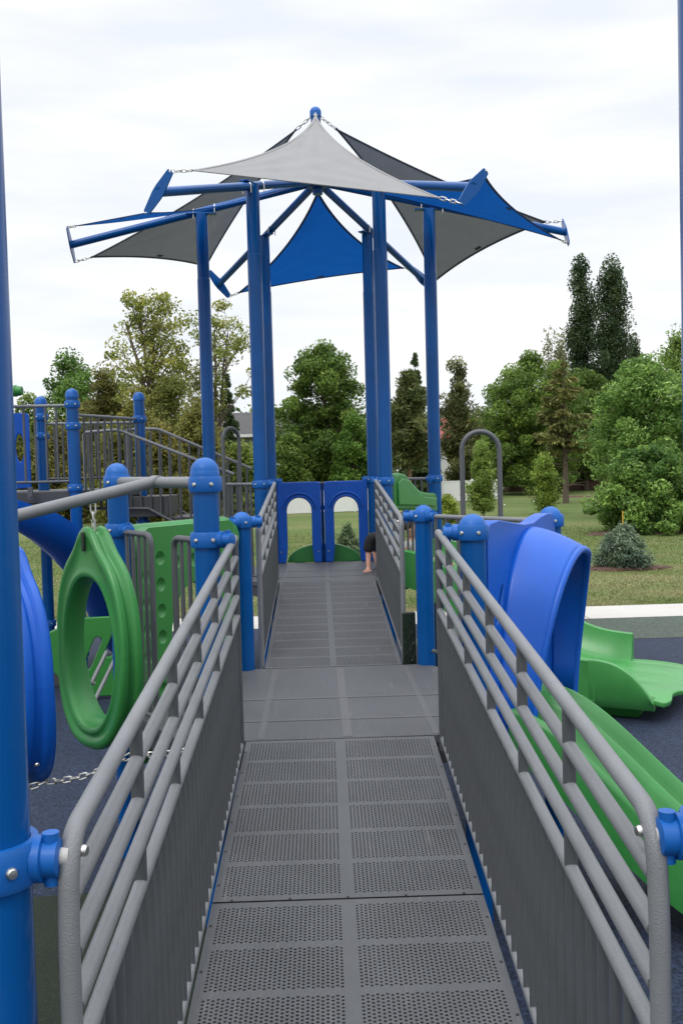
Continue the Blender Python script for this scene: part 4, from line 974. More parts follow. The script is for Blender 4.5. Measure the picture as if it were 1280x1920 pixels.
# small child sitting at the top of the wide slide, only glimpsed through the gap beside the post
gx, gy = PY(776, 1000, 11.05).xy
ad = thing('person', 'small child in a white top sitting at the entrance of the wide slide', 'person', None, (gx, gy, UZ)); ad.rotation_euler = (0, 0, R_(60))
J = {'pelvis': (V3(0, 0.05, 0.085), (0.085, 0.075)), 'belly': (V3(0, 0.045, 0.17), (0.078, 0.068)), 'chest': (V3(0, 0.035, 0.27), (0.085, 0.068)), 'neckb': (V3(0, 0.03, 0.345), 0.04), 'neck': (V3(0, 0.025, 0.385), 0.034)}
E_ = [('pelvis', 'belly'), ('belly', 'chest'), ('chest', 'neckb'), ('neckb', 'neck')]
for s_, k in ((-1, 'l'), (1, 'r')):
    J[k+'sh'] = (V3(0.105*s_, 0.035, 0.325), 0.034); J[k+'el'] = (V3(0.145*s_, 0.03, 0.19), 0.027); J[k+'wrist'] = (V3(0.13*s_, -0.07, 0.10), 0.018)
    J[k+'hip'] = (V3(0.06*s_, 0.02, 0.075), 0.06); J[k+'kn'] = (V3(0.075*s_, -0.20, 0.12), 0.042); J[k+'an'] = (V3(0.07*s_, -0.38, 0.045), 0.027); J[k+'to'] = (V3(0.075*s_, -0.44, 0.09), 0.022)
    E_ += [('chest', k+'sh'), (k+'sh', k+'el'), (k+'el', k+'wrist'), ('pelvis', k+'hip'), (k+'hip', k+'kn'), (k+'kn', k+'an'), (k+'an', k+'to')]
    fingers(J, E_, J[k+'wrist'][0], V3(-0.2*s_, -1, -0.5), V3(s_, 0, 0), V3(0, 0, 1), 0.65, k)
skin_body('body', J, E_, SKIN, ad)
T = {'pelvis': (V3(0, 0.05, 0.11), (0.094, 0.084)), 'belly': (V3(0, 0.045, 0.17), (0.09, 0.078)), 'chest': (V3(0, 0.035, 0.27), (0.096, 0.078)), 'neckb': (V3(0, 0.03, 0.335), (0.055, 0.05))}; Q = [('pelvis', 'belly'), ('belly', 'chest'), ('chest', 'neckb')]
for s_, k in ((-1, 'l'), (1, 'r')): T[k+'sh'] = (V3(0.105*s_, 0.035, 0.322), 0.045); T[k+'sl'] = (V3(0.13*s_, 0.033, 0.245), 0.040); Q += [('chest', k+'sh'), (k+'sh', k+'sl')]
skin_body('top', T, Q, WHITEC, ad)
T = {'pelvis': (V3(0, 0.05, 0.085), (0.097, 0.086))}; Q = []
for s_, k in ((-1, 'l'), (1, 'r')): T[k+'hip'] = (V3(0.06*s_, 0.02, 0.075), 0.072); T[k+'kn'] = (V3(0.074*s_, -0.17, 0.115), 0.056); Q += [('pelvis', k+'hip'), (k+'hip', k+'kn')]
skin_body('shorts', T, Q, DENIM, ad)
hm_, sx = head_mesh(V3(0, 0.01, 0.475), 0.092, V3(0, -1, 0)); obj('head', hm_, SKIN, ad, 60)
obj('hair', M().lathe([(0.05, -0.025), (0.082, 0.0), (0.085, 0.035), (0.068, 0.073), (0.036, 0.097), (0.001, 0.103)], V3(0, 0.03, 0.487), V3(0, 0.25, 1), 18), HAIR, ad, 60)
#@@PART3
# ------------------------------------------------------------------ background: fences, houses, lawn details
def gz(x, y): return 0.0 if y < 46 else min(0.9, (y-40)*0.006*(1+0.2*math.sin(x*0.11)))
def fence(a, b, h, label):
    a, b = Vector(a), Vector(b); L = (b-a).length; n = max(1, round(L/2.2)); d = (b-a)/n; u = d.normalized()
    t = thing('vinyl_fence', label, 'fence', 'white fences', a); rz = math.atan2(u.y, u.x)
    ps = None
    for k in range(n+1):
        p = d*k
        if ps is None: ps = obj('fence_post', M().box((0, 0, h/2+0.03), (0.13, 0.13, h+0.06)).lathe([(0.09, h+0.06), (0.09, h+0.085), (0.01, h+0.13)], n=4), VINYL, t, 20)
        else: dup(ps, t, p, (0, 0, rz))
    base = M().box(((d.length)/2, 0, h/2+0.02), (d.length-0.13, 0.045, h-0.06))
    base.box((d.length/2, 0, h+0.012), (d.length-0.13, 0.07, 0.07)).box((d.length/2, 0, 0.07), (d.length-0.13, 0.07, 0.09))
    k = 0.15
    while k < d.length-0.1: base.box((k, -0.024, h/2), (0.012, 0.006, h-0.12)); k += 0.22
    fp = None
    for k in range(n):
        if fp is None: fp = obj('fence_panel', base, VINYL, t, 20); fp.rotation_euler = (0, 0, rz)
        else: dup(fp, t, d*k, (0, 0, rz))
def gp(px, y, dz=0.0):
    p = PY(px, 900, y); return Vector((p.x, y, gz(p.x, y)+dz))
fence(gp(500, 53), gp(742, 55), 1.18, 'white vinyl fence seen through the blue arch panels')
fence(gp(828, 63), gp(938, 66), 1.30, 'white vinyl fence to the right of the canopy posts')
def house(name, label, c, w, dp, hw, hr, wall, roofm, ridge_x=True, rz=0.0, win=()):
    t = thing(name, label, 'house', 'houses behind the trees', c); t.rotation_euler = (0, 0, rz)
    obj('wall', M().box((0, 0, hw/2), (w, dp, hw)), wall, t, 20)
    ov = 0.45; m = M()
    if ridge_x:
        P = [(-w/2-ov, -dp/2-ov, hw), (w/2+ov, -dp/2-ov, hw), (w/2+ov, dp/2+ov, hw), (-w/2-ov, dp/2+ov, hw), (-w/2+dp*0.22, 0, hw+hr), (w/2-dp*0.22, 0, hw+hr)]
        m.add(P, [(0, 1, 5, 4), (2, 3, 4, 5), (1, 2, 5), (3, 0, 4), (3, 2, 1, 0)])
    else:
        P = [(-w/2-ov, -dp/2-ov, hw), (w/2+ov, -dp/2-ov, hw), (w/2+ov, dp/2+ov, hw), (-w/2-ov, dp/2+ov, hw), (0, -dp/2-ov, hw+hr), (0, dp/2+ov, hw+hr)]
        m.add(P, [(0, 4, 5, 3), (1, 2, 5, 4), (0, 1, 4), (2, 3, 5), (3, 2, 1, 0)])
    obj('roof', m, roofm, t, 20)
    obj('fascia', M().box((0, -dp/2-ov-0.01, hw-0.08), (w+2*ov, 0.05, 0.22)), VINYL, t, 20)
    for (x, z, ww, wh) in win:
        f_ = obj('window', M().box((x, -dp/2-0.01, z), (ww+0.16, 0.06, wh+0.16)), VINYL, t, 20)
        obj('pane', M().box((x, -dp/2-0.045, z), (ww, 0.02, wh)), GLASS, f_, 20)
c = gp(470, 78); house('house', 'beige house with a grey hip roof between the posts on the left', c+Vector((1.2, 0, 0)), 10.5, 8, 5.0, 1.9, SIDING, SHINGLE, True, 0.0, [(-3.4, 2.1, 1.1, 1.2), (0.5, 2.1, 1.4, 1.2)])
c = gp(575, 86); house('house', 'white gabled house half hidden behind the big central tree', c, 9, 8, 4.7, 2.2, WSIDING, SHINGLE, False, 0.3, [(-2, 3.4, 1.2, 1.2)])
c = gp(885, 92); house('house', 'white house with a red tiled roof behind the pines on the right', c, 11, 8, 4.4, 2.2, WSIDING, REDTILE, True, 0.05, [(2.5, 2.0, 1.3, 1.2)])
c = gp(1095, 84); house('house', 'brown house deep in the shade behind the broad tree', c, 13, 8, 4.2, 1.8, BROWNW, SHINGLE, True, -0.1, [(-3, 2.2, 1.4, 1.2), (2, 2.2, 1.4, 1.2)])
c = gp(255, 82); house('house', 'brick-coloured house glimpsed low behind the thicket on the left', c, 12, 8, 4.0, 1.6, BROWNW, SHINGLE, True, 0.0, [(0, 2.0, 1.4, 1.2)])

RNG = np.random.default_rng(11)
def leaf_mesh(name, pos, size, cols, material, parent, rng, up=0.35, elong=1.7, droop=0.0, dirs=None):
    """many small folded leaf faces; pos (N,3), size (N,), cols (N,3)"""
    n = len(pos)
    nrm = rng.normal(size=(n, 3)); nrm[:, 2] = np.abs(nrm[:, 2])+up; nrm /= np.linalg.norm(nrm, axis=1)[:, None]
    d = rng.normal(size=(n, 3)) if dirs is None else dirs+rng.normal(size=(n, 3))*0.35
    d[:, 2] -= droop; d -= nrm*(d*nrm).sum(1)[:, None]; d /= np.linalg.norm(d, axis=1)[:, None]+1e-9
    w = np.cross(nrm, d); L = (size*elong*0.5)[:, None]; W = (size*0.5)[:, None]
    v = np.stack([pos-d*L, pos+w*W*0.9-nrm*W*0.25, pos+d*L, pos-w*W*0.9-nrm*W*0.25], 1).reshape(-1, 3).astype(np.float32)
    me = bpy.data.meshes.new(name); me.vertices.add(4*n); me.vertices.foreach_set('co', v.ravel())
    me.loops.add(4*n); me.loops.foreach_set('vertex_index', np.arange(4*n, dtype=np.int32))
    me.polygons.add(n); me.polygons.foreach_set('loop_start', np.arange(0, 4*n, 4, dtype=np.int32)); 
    me.update(calc_edges=True)
    a = me.color_attributes.new('tint', 'FLOAT_COLOR', 'POINT')
    c4 = np.ones((n, 4), np.float32); c4[:, :3] = cols; a.data.foreach_set('color', np.repeat(c4, 4, 0).ravel())
    me.materials.append(material)
    o = bpy.data.objects.new(name, me); COL.objects.link(o); o.parent = parent; return o
def tints(rng, n, clump_id, base, alt, jit=0.22, clj=0.5):
    base, alt = np.array(base), np.array(alt); nc = int(clump_id.max())+1
    k = np.clip(rng.normal(0.4, clj, nc), 0, 1)[clump_id]; k = np.clip(k+rng.normal(0, 0.18, n), 0, 1)[:, None]
    return np.clip(np.array([3.15, 2.95, 2.35])*(base*(1-k)+alt*k)*np.exp(rng.normal(0, jit, n))[:, None], 0.003, 0.9)
def limb(m, a, b, r0, r1, rng, bend=0.12, n=5, sides=6):
    a, b = np.array(a), np.array(b); L = np.linalg.norm(b-a); off = rng.normal(size=3)*bend*L
    P = [a+(b-a)*t+off*(t*(1-t))+np.array([0, 0, 0.10*L*t*(1-t)]) for t in np.linspace(0, 1, n)]
    m.tube([Vector(p) for p in P], list(np.linspace(r0, r1, n)), sides)
def tree(label, px, Y, pt, prof, name='broadleaf_tree', group='trees beyond the playground', ncl=120, per=60, cr=0.75, leaf=0.22, base=(0.035, 0.062, 0.016), alt=(0.075, 0.115, 0.030), trunk=0.22, bark=None, seed=1, limbs=38, shell=0.45, fork=0.25, stems=1, upr=0.5, elong=1.7, top_=None, flat_=0.75, cat='tree', up=0.35, lump=0.17):
    """prof: (height fraction, radius in photo pixels) from the bottom of the crown to the top; pt = photo y of the tree top"""
    rng = np.random.default_rng(seed); b = gp(px, Y); H = PY(px, pt, Y).z-b.z; s = Y/FPX
    t = thing(name, label, cat, group, b)
    zs = np.array([p[0] for p in prof])*H; rs = np.array([p[1] for p in prof])*s
    hz = rng.uniform(zs[0], zs[-1], ncl*8); acc = rng.uniform(0, 1, len(hz)) < (np.interp(hz, zs, rs)/rs.max())**1.1
    hz = hz[acc][:ncl]; n_ = len(hz); R = np.interp(hz, zs, rs)
    an = rng.uniform(0, 2*math.pi, n_); fr_ = rng.uniform(0, 6.28, 4); hk = hz/max(rs.max(), 0.5)
    R = R*(1+lump*(0.6*np.sin(2*an+3.1*hk+fr_[0])+0.5*np.sin(3*an-5.3*hk+fr_[1])+0.45*np.sin(an+7.9*hk+fr_[2])))
    q = (shell+(1-shell)*rng.uniform(0, 1, n_)**0.6)*rng.uniform(0.80, 1.12, n_)
    q = np.where(rng.uniform(0, 1, n_) < 0.2, rng.uniform(0, 1, n_)*0.7, q)
    crr = cr*rng.uniform(0.6, 1.35, n_)
    rad = np.maximum(0, R*q-crr*0.45)
    C = np.stack([np.cos(an)*rad, np.sin(an)*rad, hz], 1)
    cid = np.repeat(np.arange(n_), int(per*2.5)); N = len(cid)
    g_ = rng.normal(size=(N, 3)); g_ /= np.maximum(1, np.linalg.norm(g_, axis=1)/1.6)[:, None]
    leaf *= 0.60
    pos = C[cid]+g_*(crr[cid]*0.55)[:, None]*np.array([1, 1, flat_])
    sz = leaf*rng.uniform(0.6, 1.3, N)
    leaf_mesh('crown', pos, sz, tints(rng, N, cid, base, alt), LEAF, t, rng, up=up, elong=elong)
    m = M()
    order = rng.permutation(n_)[:limbs]
    for st in range(stems):
        lean = rng.normal(size=2)*0.25*rs.max()*(stems > 1)
        topz = zs[0]+(zs[-1]-zs[0])*(0.72 if top_ is None else top_)
        P = [Vector((lean[0]*k*k+rng.normal()*0.05*k*H*0.1, lean[1]*k*k, topz*k)) for k in (0, .2, .4, .6, .8, 1)]
        m.tube(P, [trunk*1.25]+[trunk*(1-0.85*k) for k in (.2, .4, .6, .8, 1)], 8)
        for i in order[st::stems]:
            c = C[i]; zz = max(zs[0]*0.75, c[2]-upr*math.hypot(c[0], c[1])-0.3); zz = min(zz, topz*0.97); k = zz/topz
            limb(m, (lean[0]*k*k, lean[1]*k*k, zz), c, max(0.02, trunk*(1-0.85*k)*0.42), 0.012, rng)
    obj('trunk', m, bark or BARK, t, 60)
    return t
def conifer(label, px, Y, pt, rpx, h0, name='spruce_tree', group='conifers beyond the playground', tiers=16, nb=11, leaf=0.22, base=(0.016, 0.030, 0.016), alt=(0.034, 0.055, 0.028), trunk=0.18, bark=None, seed=3, droop=0.28, sparse=0.0, pw=0.9, dens=1.0, cat='tree', rise=0.0, bare=0):
    rng = np.random.default_rng(seed); b = gp(px, Y); H = PY(px, pt, Y).z-b.z; s = Y/FPX; R0 = rpx*s
    t = thing(name, label, cat, group, b); m = M(); m.tube([Vector((0, 0, 0)), Vector((0, 0, H*0.5)), Vector((0, 0, H*0.985))], [trunk, trunk*0.62, 0.012], 8)
    pos, dr, ci = [], [], []; k = 0
    for i in range(tiers):
        f = i/(tiers-1); z = H*(h0+(1-h0)*f*0.985); R = R0*(1-f)**pw*rng.uniform(0.85, 1.12)+0.10
        for j in range(max(4, int(nb*(1-0.5*f)))):
            if rng.uniform() < sparse: continue
            a = rng.uniform(0, 2*math.pi); L = R*rng.uniform(0.62, 1.12); zz = z+rng.normal()*H*0.012
            e = np.array([math.cos(a)*L, math.sin(a)*L, zz-droop*L+rise*L])
            limb(m, (0, 0, zz), e, max(0.012, trunk*0.22*(1-f)), 0.008, rng, 0.05, 4, 5)
            n = int((60+170*L)*dens); u = rng.uniform(0.18, 1.05, n)**0.75
            p = np.array([0, 0, zz])+(e-[0, 0, zz])*u[:, None]
            p[:, 2] += 0.08*L*np.sin(u*3.0)
            side_ = np.array([-math.sin(a), math.cos(a), 0]); wd = (0.10+0.20*L*(1-0.45*u))*rng.normal(size=n)*0.62
            p += side_*wd[:, None]; p[:, 2] += rng.normal(size=n)*0.06-np.abs(wd)*0.30
            pos.append(p); d = np.array([math.cos(a), math.sin(a), -0.25])+side_*np.sign(wd)[:, None]*0.7; dr.append(d); ci.append(np.full(n, k)); k += 1
    for i in range(bare):
        a = rng.uniform(0, 2*math.pi); z = H*rng.uniform(0.10, h0+0.1); L = R0*rng.uniform(0.45, 0.95)
        limb(m, (0, 0, z), (math.cos(a)*L, math.sin(a)*L, z+rng.uniform(-0.12, 0.10)*L), 0.035, 0.008, rng, 0.10, 5, 5)
    pos = np.concatenate(pos); dr = np.concatenate(dr); ci = np.concatenate(ci); N = len(pos)
    leaf_mesh('crown', pos, 0.46*leaf*rng.uniform(0.6, 1.3, N), tints(rng, N, ci, base, alt, 0.25), NEEDLE, t, rng, up=0.6, elong=3.6, dirs=dr)
    obj('trunk', m, bark or BARK, t, 60); return t

OV = [(0.10, 45), (0.25, 80), (0.45, 96), (0.65, 88), (0.82, 62), (0.94, 34), (1.0, 10)]
def sc(P, k): return [(a, r*k) for a, r in P]
# left of the canopy
tree('dark green bushy tree at the far left, above the tower posts', 138, 64, 668, [(0.2, 50), (0.45, 74), (0.7, 72), (0.88, 48), (1, 12)], seed=21, ncl=110, per=70, cr=0.85, base=(0.024, 0.052, 0.014), alt=(0.058, 0.105, 0.028))
tree('small green tree at the left edge behind the tower pickets', 60, 60, 738, [(0.1, 40), (0.5, 58), (0.8, 42), (1, 12)], seed=22, ncl=70, per=60, base=(0.030, 0.055, 0.014), alt=(0.075, 0.11, 0.03))
tree('russet brown-green tree between the left tower posts', 205, 58, 688, [(0.12, 62), (0.4, 70), (0.65, 60), (0.85, 38), (1, 8)], seed=23, ncl=110, per=70, cr=0.7, base=(0.042, 0.044, 0.017), alt=(0.078, 0.082, 0.030), bark=BARKO)
tree('tall airy tree with yellow-green leaves and bare limbs, left of the canopy posts', 296, 54, 528, [(0.38, 40), (0.50, 66), (0.62, 92), (0.75, 96), (0.88, 78), (0.96, 46), (1.0, 14)], seed=24, ncl=95, per=34, cr=0.62, leaf=0.21, base=(0.058, 0.078, 0.020), alt=(0.125, 0.130, 0.038), limbs=95, shell=0.2, trunk=0.26, stems=3, upr=0.9)
tree('airy tree with long bare limbs between the two left canopy posts', 408, 56, 556, [(0.46, 34), (0.56, 70), (0.68, 108), (0.80, 100), (0.92, 60), (1.0, 18)], seed=25, ncl=58, per=34, cr=0.65, leaf=0.21, base=(0.058, 0.078, 0.020), alt=(0.118, 0.125, 0.038), limbs=58, shell=0.3, trunk=0.17, stems=2, upr=0.9)
for i, (px, Y, pt, w, bs_, al_, lb) in enumerate((
    (255, 50, 720, 62, (0.060, 0.068, 0.020), (0.115, 0.115, 0.038), 'olive bushy tree low behind the stair railing, first from the left'),
    (322, 52, 690, 66, (0.052, 0.066, 0.022), (0.105, 0.110, 0.040), 'olive bushy tree beneath the tall airy tree'),
    (372, 49, 740, 58, (0.050, 0.056, 0.019), (0.092, 0.098, 0.034), 'brownish bushy tree beside the outer left canopy post'),
    (452, 50, 838, 46, (0.034, 0.055, 0.016), (0.080, 0.110, 0.030), 'low green bush in front of the beige house'),
    (225, 47, 790, 60, (0.050, 0.060, 0.018), (0.100, 0.105, 0.032), 'low olive bush behind the stair pickets'),
    (300, 46, 800, 60, (0.048, 0.054, 0.018), (0.100, 0.094, 0.034), 'low rust-tinged bush behind the stair pickets'),
    (115, 50, 790, 70, (0.050, 0.055, 0.018), (0.100, 0.095, 0.034), 'low olive bush behind the left tower deck'),
    (40, 50, 800, 70, (0.042, 0.055, 0.018), (0.090, 0.100, 0.034), 'low green bush at the left edge behind the tower'))):
    tree(lb, px, Y, pt, [(0.03, w*0.8), (0.3, w), (0.6, w*0.9), (0.85, w*0.55), (1.0, 8)], name='bushy_tree', group='bushy trees on the left', seed=40+i, ncl=95, per=62, cr=0.62, leaf=0.19, base=bs_, alt=al_, limbs=24, stems=2, trunk=0.09)
conifer('dark spruce behind the grey roof, left of the middle', 430, 70, 703, 40, 0.06, seed=31, tiers=17, base=(0.018, 0.034, 0.018), alt=(0.045, 0.066, 0.035))
# centre
tree('big round green tree in the middle, seen between the canopy posts', 612, 64, 654, [(0.06, 84), (0.2, 98), (0.42, 104), (0.60, 98), (0.76, 84), (0.90, 62), (0.97, 40), (1.0, 14)], seed=51, ncl=300, per=80, cr=0.80, leaf=0.22, base=(0.026, 0.050, 0.013), alt=(0.062, 0.098, 0.024), trunk=0.3, limbs=60)
tree('low green tree in front of the big central tree, to its right', 664, 60, 778, [(0.04, 34), (0.35, 48), (0.7, 38), (1.0, 8)], seed=52, ncl=90, per=60, cr=0.55, leaf=0.2, base=(0.030, 0.062, 0.014), alt=(0.062, 0.110, 0.026), trunk=0.12)
tree('low pale green bush in front of the big central tree, to its left', 545, 60, 812, [(0.04, 34), (0.4, 46), (0.75, 32), (1.0, 8)], seed=53, ncl=90, per=60, cr=0.55, leaf=0.2, base=(0.032, 0.060, 0.016), alt=(0.070, 0.105, 0.028), trunk=0.12)
conifer('tall dark spruce right of the inner right canopy post', 782, 78, 664, 50, 0.05, seed=32, tiers=18, base=(0.020, 0.036, 0.018), alt=(0.042, 0.062, 0.030))
tree('pine with a bare orange trunk between the right canopy posts', 768, 60, 690, [(0.30, 46), (0.45, 56), (0.62, 50), (0.8, 34), (0.93, 18), (1.0, 5)], name='pine_tree', group='conifers beyond the playground', seed=33, ncl=105, per=46, cr=0.62, leaf=0.19, base=(0.028, 0.040, 0.017), alt=(0.062, 0.074, 0.033), bark=BARKO, trunk=0.17, limbs=70, elong=3.4, shell=0.15, lump=0.25, upr=0.15, top_=0.97)
tree('open-branched pine right of the outer right canopy post', 860, 66, 670, [(0.16, 40), (0.35, 50), (0.55, 44), (0.75, 30), (0.9, 16), (1.0, 5)], name='pine_tree', group='conifers beyond the playground', seed=34, ncl=105, per=40, cr=0.62, leaf=0.19, base=(0.030, 0.038, 0.017), alt=(0.070, 0.078, 0.036), trunk=0.18, limbs=80, elong=3.4, shell=0.15, lump=0.25, upr=0.15, top_=0.97)
tree('olive bushy tree low between the pines and the broad tree', 905, 82, 782, [(0.05, 60), (0.4, 76), (0.75, 52), (1.0, 10)], name='bushy_tree', group='trees beyond the playground', seed=58, ncl=110, per=55, cr=0.75, base=(0.026, 0.042, 0.014), alt=(0.060, 0.085, 0.026))
# right
tree('broad green tree right of the grey grab loop', 998, 74, 672, [(0.10, 104), (0.3, 122), (0.55, 118), (0.78, 92), (0.92, 56), (1.0, 14)], seed=61, ncl=330, per=75, cr=0.85, leaf=0.24, base=(0.030, 0.055, 0.014), alt=(0.072, 0.112, 0.026), trunk=0.26)
tree('second broad tree merging into the first, nearer the poplars', 1098, 80, 690, [(0.10, 70), (0.35, 84), (0.6, 74), (0.85, 46), (1.0, 10)], seed=62, ncl=170, per=70, cr=0.85, leaf=0.24, base=(0.024, 0.045, 0.012), alt=(0.060, 0.090, 0.022))
conifer('brownish pine with a straight trunk in front of the broad trees', 1060, 57, 682, 62, 0.34, name='pine_tree', seed=35, tiers=12, nb=11, sparse=0.42, droop=0.0, rise=0.12, pw=0.55, base=(0.044, 0.052, 0.020), alt=(0.085, 0.088, 0.038), trunk=0.19, bare=22)
tree('dark tall poplar with a narrow crown, left one of the pair', 1094, 96, 488, [(0.25, 32), (0.45, 36), (0.65, 34), (0.82, 27), (0.94, 17), (1.0, 6)], name='poplar_tree', group='tall poplars', lump=0.34, seed=71, ncl=120, per=80, cr=0.95, leaf=0.27, base=(0.014, 0.028, 0.015), alt=(0.032, 0.050, 0.026), flat_=1.5, shell=0.3, limbs=30, upr=2.0, trunk=0.3, top_=0.9)
tree('dark tall poplar with a wider crown, right one of the pair', 1152, 94, 483, [(0.2, 36), (0.42, 46), (0.62, 46), (0.80, 37), (0.92, 24), (1.0, 8)], name='poplar_tree', group='tall poplars', lump=0.34, seed=72, ncl=150, per=80, cr=1.0, leaf=0.27, base=(0.014, 0.028, 0.015), alt=(0.032, 0.050, 0.026), flat_=1.5, shell=0.3, limbs=30, upr=2.0, trunk=0.32, top_=0.9)
tree('small dark poplar right of the tall pair', 1193, 96, 636, [(0.2, 18), (0.55, 20), (0.85, 11), (1.0, 4)], name='poplar_tree', group='tall poplars', seed=73, ncl=70, per=60, cr=0.6, leaf=0.27, base=(0.014, 0.030, 0.016), alt=(0.045, 0.056, 0.03), flat_=1.5, upr=2.0)
for i, (px, pt) in enumerate(((1032, 628), (1053, 634))):
    tree(('thin pale poplar top rising behind the broad tree, left one' if i == 0 else 'thin pale poplar top rising behind the broad tree, right one'), px, 90, pt, [(0.35, 12), (0.7, 13), (0.9, 8), (1.0, 3)], name='poplar_tree', group='thin pale poplars', seed=74+i, ncl=52, per=26, cr=0.6, leaf=0.24, base=(0.055, 0.065, 0.038), alt=(0.10, 0.11, 0.065), flat_=1.8, upr=2.0, trunk=0.12, top_=0.95)
tree('leafy light green tree at the right edge behind the round shrub', 1222, 42, 672, [(0.12, 92), (0.35, 116), (0.58, 112), (0.78, 92), (0.92, 60), (1.0, 18)], seed=63, ncl=230, per=80, cr=0.62, leaf=0.17, base=(0.034, 0.068, 0.018), alt=(0.085, 0.140, 0.045), trunk=0.16)
tree('airy pale green tree top at the right edge above the leafy tree', 1275, 50, 612, [(0.35, 50), (0.55, 66), (0.75, 58), (0.9, 34), (1.0, 10)], seed=64, ncl=110, per=38, cr=0.6, leaf=0.18, base=(0.060, 0.095, 0.030), alt=(0.088, 0.130, 0.042), shell=0.25, limbs=60, trunk=0.16)
tree('round glossy green shrub on the lawn at the right edge', 1222, 33, 838, [(0.02, 84), (0.2, 112), (0.45, 112), (0.68, 92), (0.87, 58), (1.0, 16)], name='round_shrub', group=None, seed=65, ncl=260, per=62, cr=0.36, leaf=0.135, base=(0.022, 0.050, 0.014), alt=(0.085, 0.140, 0.040), trunk=0.06, stems=3, limbs=45, cat='shrub')
tree('bare-limbed small tree between the pine and the round shrub', 1158, 45, 812, [(0.3, 24), (0.6, 34), (0.85, 26), (1.0, 8)], seed=66, ncl=34, per=16, cr=0.4, leaf=0.13, base=(0.05, 0.06, 0.02), alt=(0.10, 0.11, 0.04), limbs=34, stems=5, trunk=0.06, upr=1.6)
tree('slender willow-like sapling seen inside the tall grey loop', 905, 44.5, 828, [(0.12, 20), (0.35, 36), (0.6, 34), (0.85, 20), (1.0, 5)], name='sapling', group='young saplings on the lawn', seed=67, ncl=95, per=34, cr=0.34, leaf=0.10, base=(0.060, 0.095, 0.025), alt=(0.080, 0.115, 0.032), trunk=0.035, limbs=60, elong=3.0, shell=0.15, cat='tree')
tree('bright yellow-green sapling right of the tall grey loop', 1022, 47, 850, [(0.08, 20), (0.35, 34), (0.65, 26), (1.0, 5)], name='sapling', group='young saplings on the lawn', seed=68, ncl=80, per=40, cr=0.36, leaf=0.11, base=(0.050, 0.080, 0.018), alt=(0.100, 0.142, 0.034), trunk=0.035, limbs=40, shell=0.15, cat='tree')
tree('small yellow-green bush below the white fence, beside the outer right canopy post', 838, 34, 928, [(0.02, 24), (0.4, 32), (0.8, 20), (1.0, 6)], name='small_bush', group=None, seed=69, ncl=70, per=50, cr=0.25, leaf=0.09, base=(0.065, 0.092, 0.016), alt=(0.125, 0.160, 0.038), trunk=0.03, stems=3, cat='shrub')
conifer('little blue-green spruce in a ring of mulch on the lawn', 1166, 21.6, 990, 50, 0.03, name='young_spruce', group='young spruces on the lawn', seed=36, tiers=11, nb=14, leaf=0.055, base=(0.030, 0.050, 0.045), alt=(0.085, 0.115, 0.090), trunk=0.03, droop=0.0, rise=0.12, pw=0.62, dens=1.3)
conifer('little spruce on the lawn seen through the right blue arch panel', 648, 24, 990, 34, 0.03, name='young_spruce', group='young spruces on the lawn', seed=37, tiers=10, nb=12, leaf=0.055, base=(0.030, 0.052, 0.030), alt=(0.080, 0.105, 0.070), trunk=0.03, droop=0.05, rise=0.15, pw=0.8, dens=1.3, sparse=0.2)
# a far belt of trees closing the horizon
rng = np.random.default_rng(5); bx = rng.uniform(-95, 95, 900); by = rng.uniform(104, 128, 900); bt = np.interp(bx, np.arange(-100, 101, 6), 6.6+rng.uniform(-1.8, 2.4, 34))
bz = bt*rng.uniform(0.05, 1, 900)**0.8; cid = np.repeat(np.arange(900), 44)
pos = np.stack([bx, by, bz], 1)[cid]+rng.normal(size=(len(cid), 3))*np.array([1.3, 1.3, 0.8]); pos[:, 2] = np.abs(pos[:, 2])+0.3
tag(leaf_mesh('distant_woods', pos, 0.5*rng.uniform(0.6, 1.3, len(cid)), tints(rng, len(cid), cid, (0.026, 0.046, 0.016), (0.066, 0.092, 0.030)), LEAF, None, rng), 'low belt of woods far behind the houses', 'woods', kind='stuff')

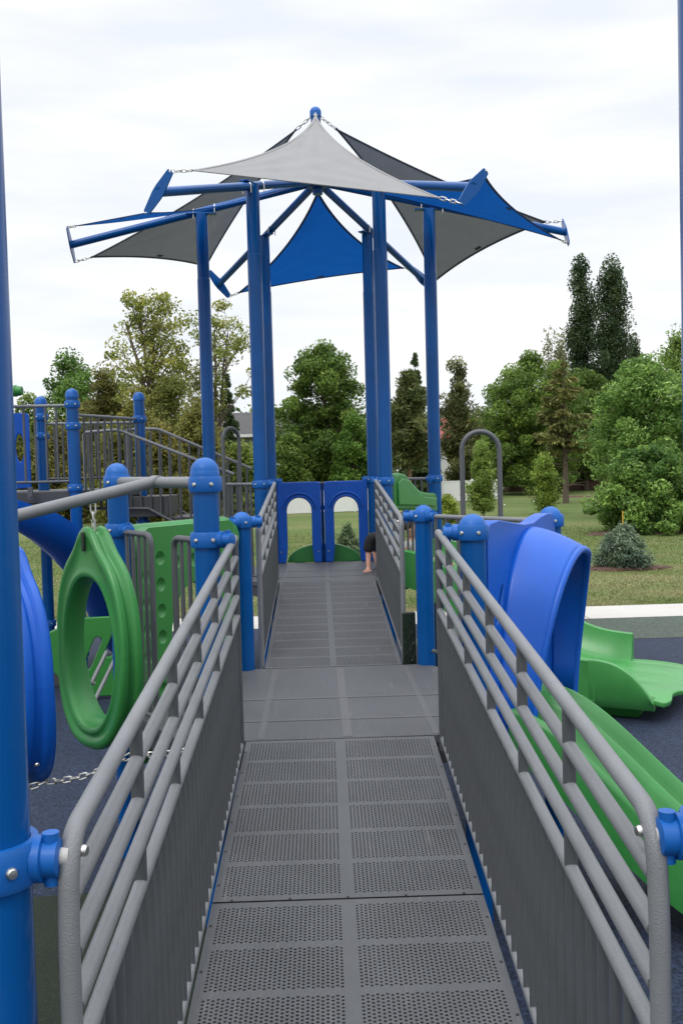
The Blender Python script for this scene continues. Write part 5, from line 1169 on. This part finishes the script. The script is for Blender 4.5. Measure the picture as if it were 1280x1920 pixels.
# lawn blades, mulch, stake
def blades(name, n, x0, x1, y0, y1, h, seed, avoid=None):
    rng = np.random.default_rng(seed); x = rng.uniform(x0, x1, n); y = y0+(y1-y0)*rng.uniform(0, 1, n)**1.9
    keep = (y > 14.38+0.0008*x*x+1.46) & (np.abs(x) < 0.42*y+1.5); x, y = x[keep], y[keep]; n = len(x)
    a = rng.uniform(0, 2*math.pi, n); hh = h*rng.uniform(0.5, 1.3, n)*np.clip(1.4-(y-15)/34, 0.15, 1); w = 0.008+0.0005*y
    le = rng.normal(size=(n, 2))*0.45*hh[:, None]
    p = np.zeros((n, 3, 3), np.float32); p[:, 0] = np.stack([x-np.cos(a)*w, y-np.sin(a)*w, np.zeros(n)], 1); p[:, 1] = np.stack([x+np.cos(a)*w, y+np.sin(a)*w, np.zeros(n)], 1); p[:, 2] = np.stack([x+le[:, 0], y+le[:, 1], hh], 1)
    me = bpy.data.meshes.new(name); me.vertices.add(3*n); me.vertices.foreach_set('co', p.ravel()); me.loops.add(3*n); me.loops.foreach_set('vertex_index', np.arange(3*n, dtype=np.int32))
    me.polygons.add(n); me.polygons.foreach_set('loop_start', np.arange(0, 3*n, 3, dtype=np.int32)); me.update(calc_edges=True)
    patch = np.sin(x*0.55+np.sin(y*0.9)*1.2)*np.sin(y*1.7+0.6*np.sin(x*0.7))+0.6*np.sin(x*1.9+y*2.3)+rng.normal(0, 0.25, n)
    k = np.clip(0.42+0.33*patch-0.05*(y-18), 0, 1)[:, None]*np.array(1.0)
    c = np.array([0.150, 0.200, 0.060])*(1-k)+np.array([0.44, 0.36, 0.22])*k; c = c*np.exp(rng.normal(0, 0.12, n))[:, None]
    c4 = np.ones((n, 4), np.float32); c4[:, :3] = c; at = me.color_attributes.new('tint', 'FLOAT_COLOR', 'POINT'); at.data.foreach_set('color', np.repeat(c4, 3, 0).ravel())
    me.materials.append(GRASSM); o = bpy.data.objects.new(name, me); COL.objects.link(o)
    return tag(o, 'short patchy grass of the lawn behind the sidewalk', 'grass', kind='stuff')
blades('grass', 300000, -19, 19, 15.8, 50, 0.026, 7)
def mulch(px, y, rx, ry, seed, label):
    rng = np.random.default_rng(seed); c = gp(px, y); m = M(); rings = []
    for k, (f, z) in enumerate(((1.0, 0.0), (0.9, 0.03), (0.7, 0.05), (0.3, 0.055), (0.02, 0.06))):
        rings.append([c+Vector((rx*f*math.cos(a)*(1+0.10*math.sin(3*a+seed)), ry*f*math.sin(a)*(1+0.10*math.sin(2*a+seed)), z+rng.uniform(0, 0.025)*(f < 0.95))) for a in [2*math.pi*j/30 for j in range(30)]])
    m.loft(rings)
    for k in range(160):
        a, r = rng.uniform(0, 6.28), rng.uniform(0, 1.05)**0.6; p = c+Vector((rx*r*math.cos(a), ry*r*math.sin(a), 0.055-0.04*r*r+0.01)); q = rng.uniform(0, 3.14)
        m.box(p, (rng.uniform(0.03, 0.09), 0.02, 0.015), q)
    tag(obj('mulch_ring', m, MULCH, smooth=0), label, 'mulch', kind='stuff')
mulch(1172, 21.5, 0.95, 0.55, 1, 'ring of brown mulch around the little spruce')
mulch(1215, 32.4, 2.3, 0.9, 2, 'brown mulch under the round shrub')
mulch(1062, 66, 2.6, 1.0, 3, 'bare brown bed in the shade behind the pine')
sk = thing('stake', 'thin yellow stake with a blue tag behind the little spruce', 'stake', None, gp(1166, 23.2))
obj('rod', M().tube([Vector((0, 0, 0)), Vector((0.0, 0, PY(1166, 958, 23.2).z))], 0.016, 8), YELLOW, sk); obj('tag', M().box((-0.05, -0.02, PY(1166, 1000, 23.2).z), (0.07, 0.012, 0.11)), BLUEPL, sk)
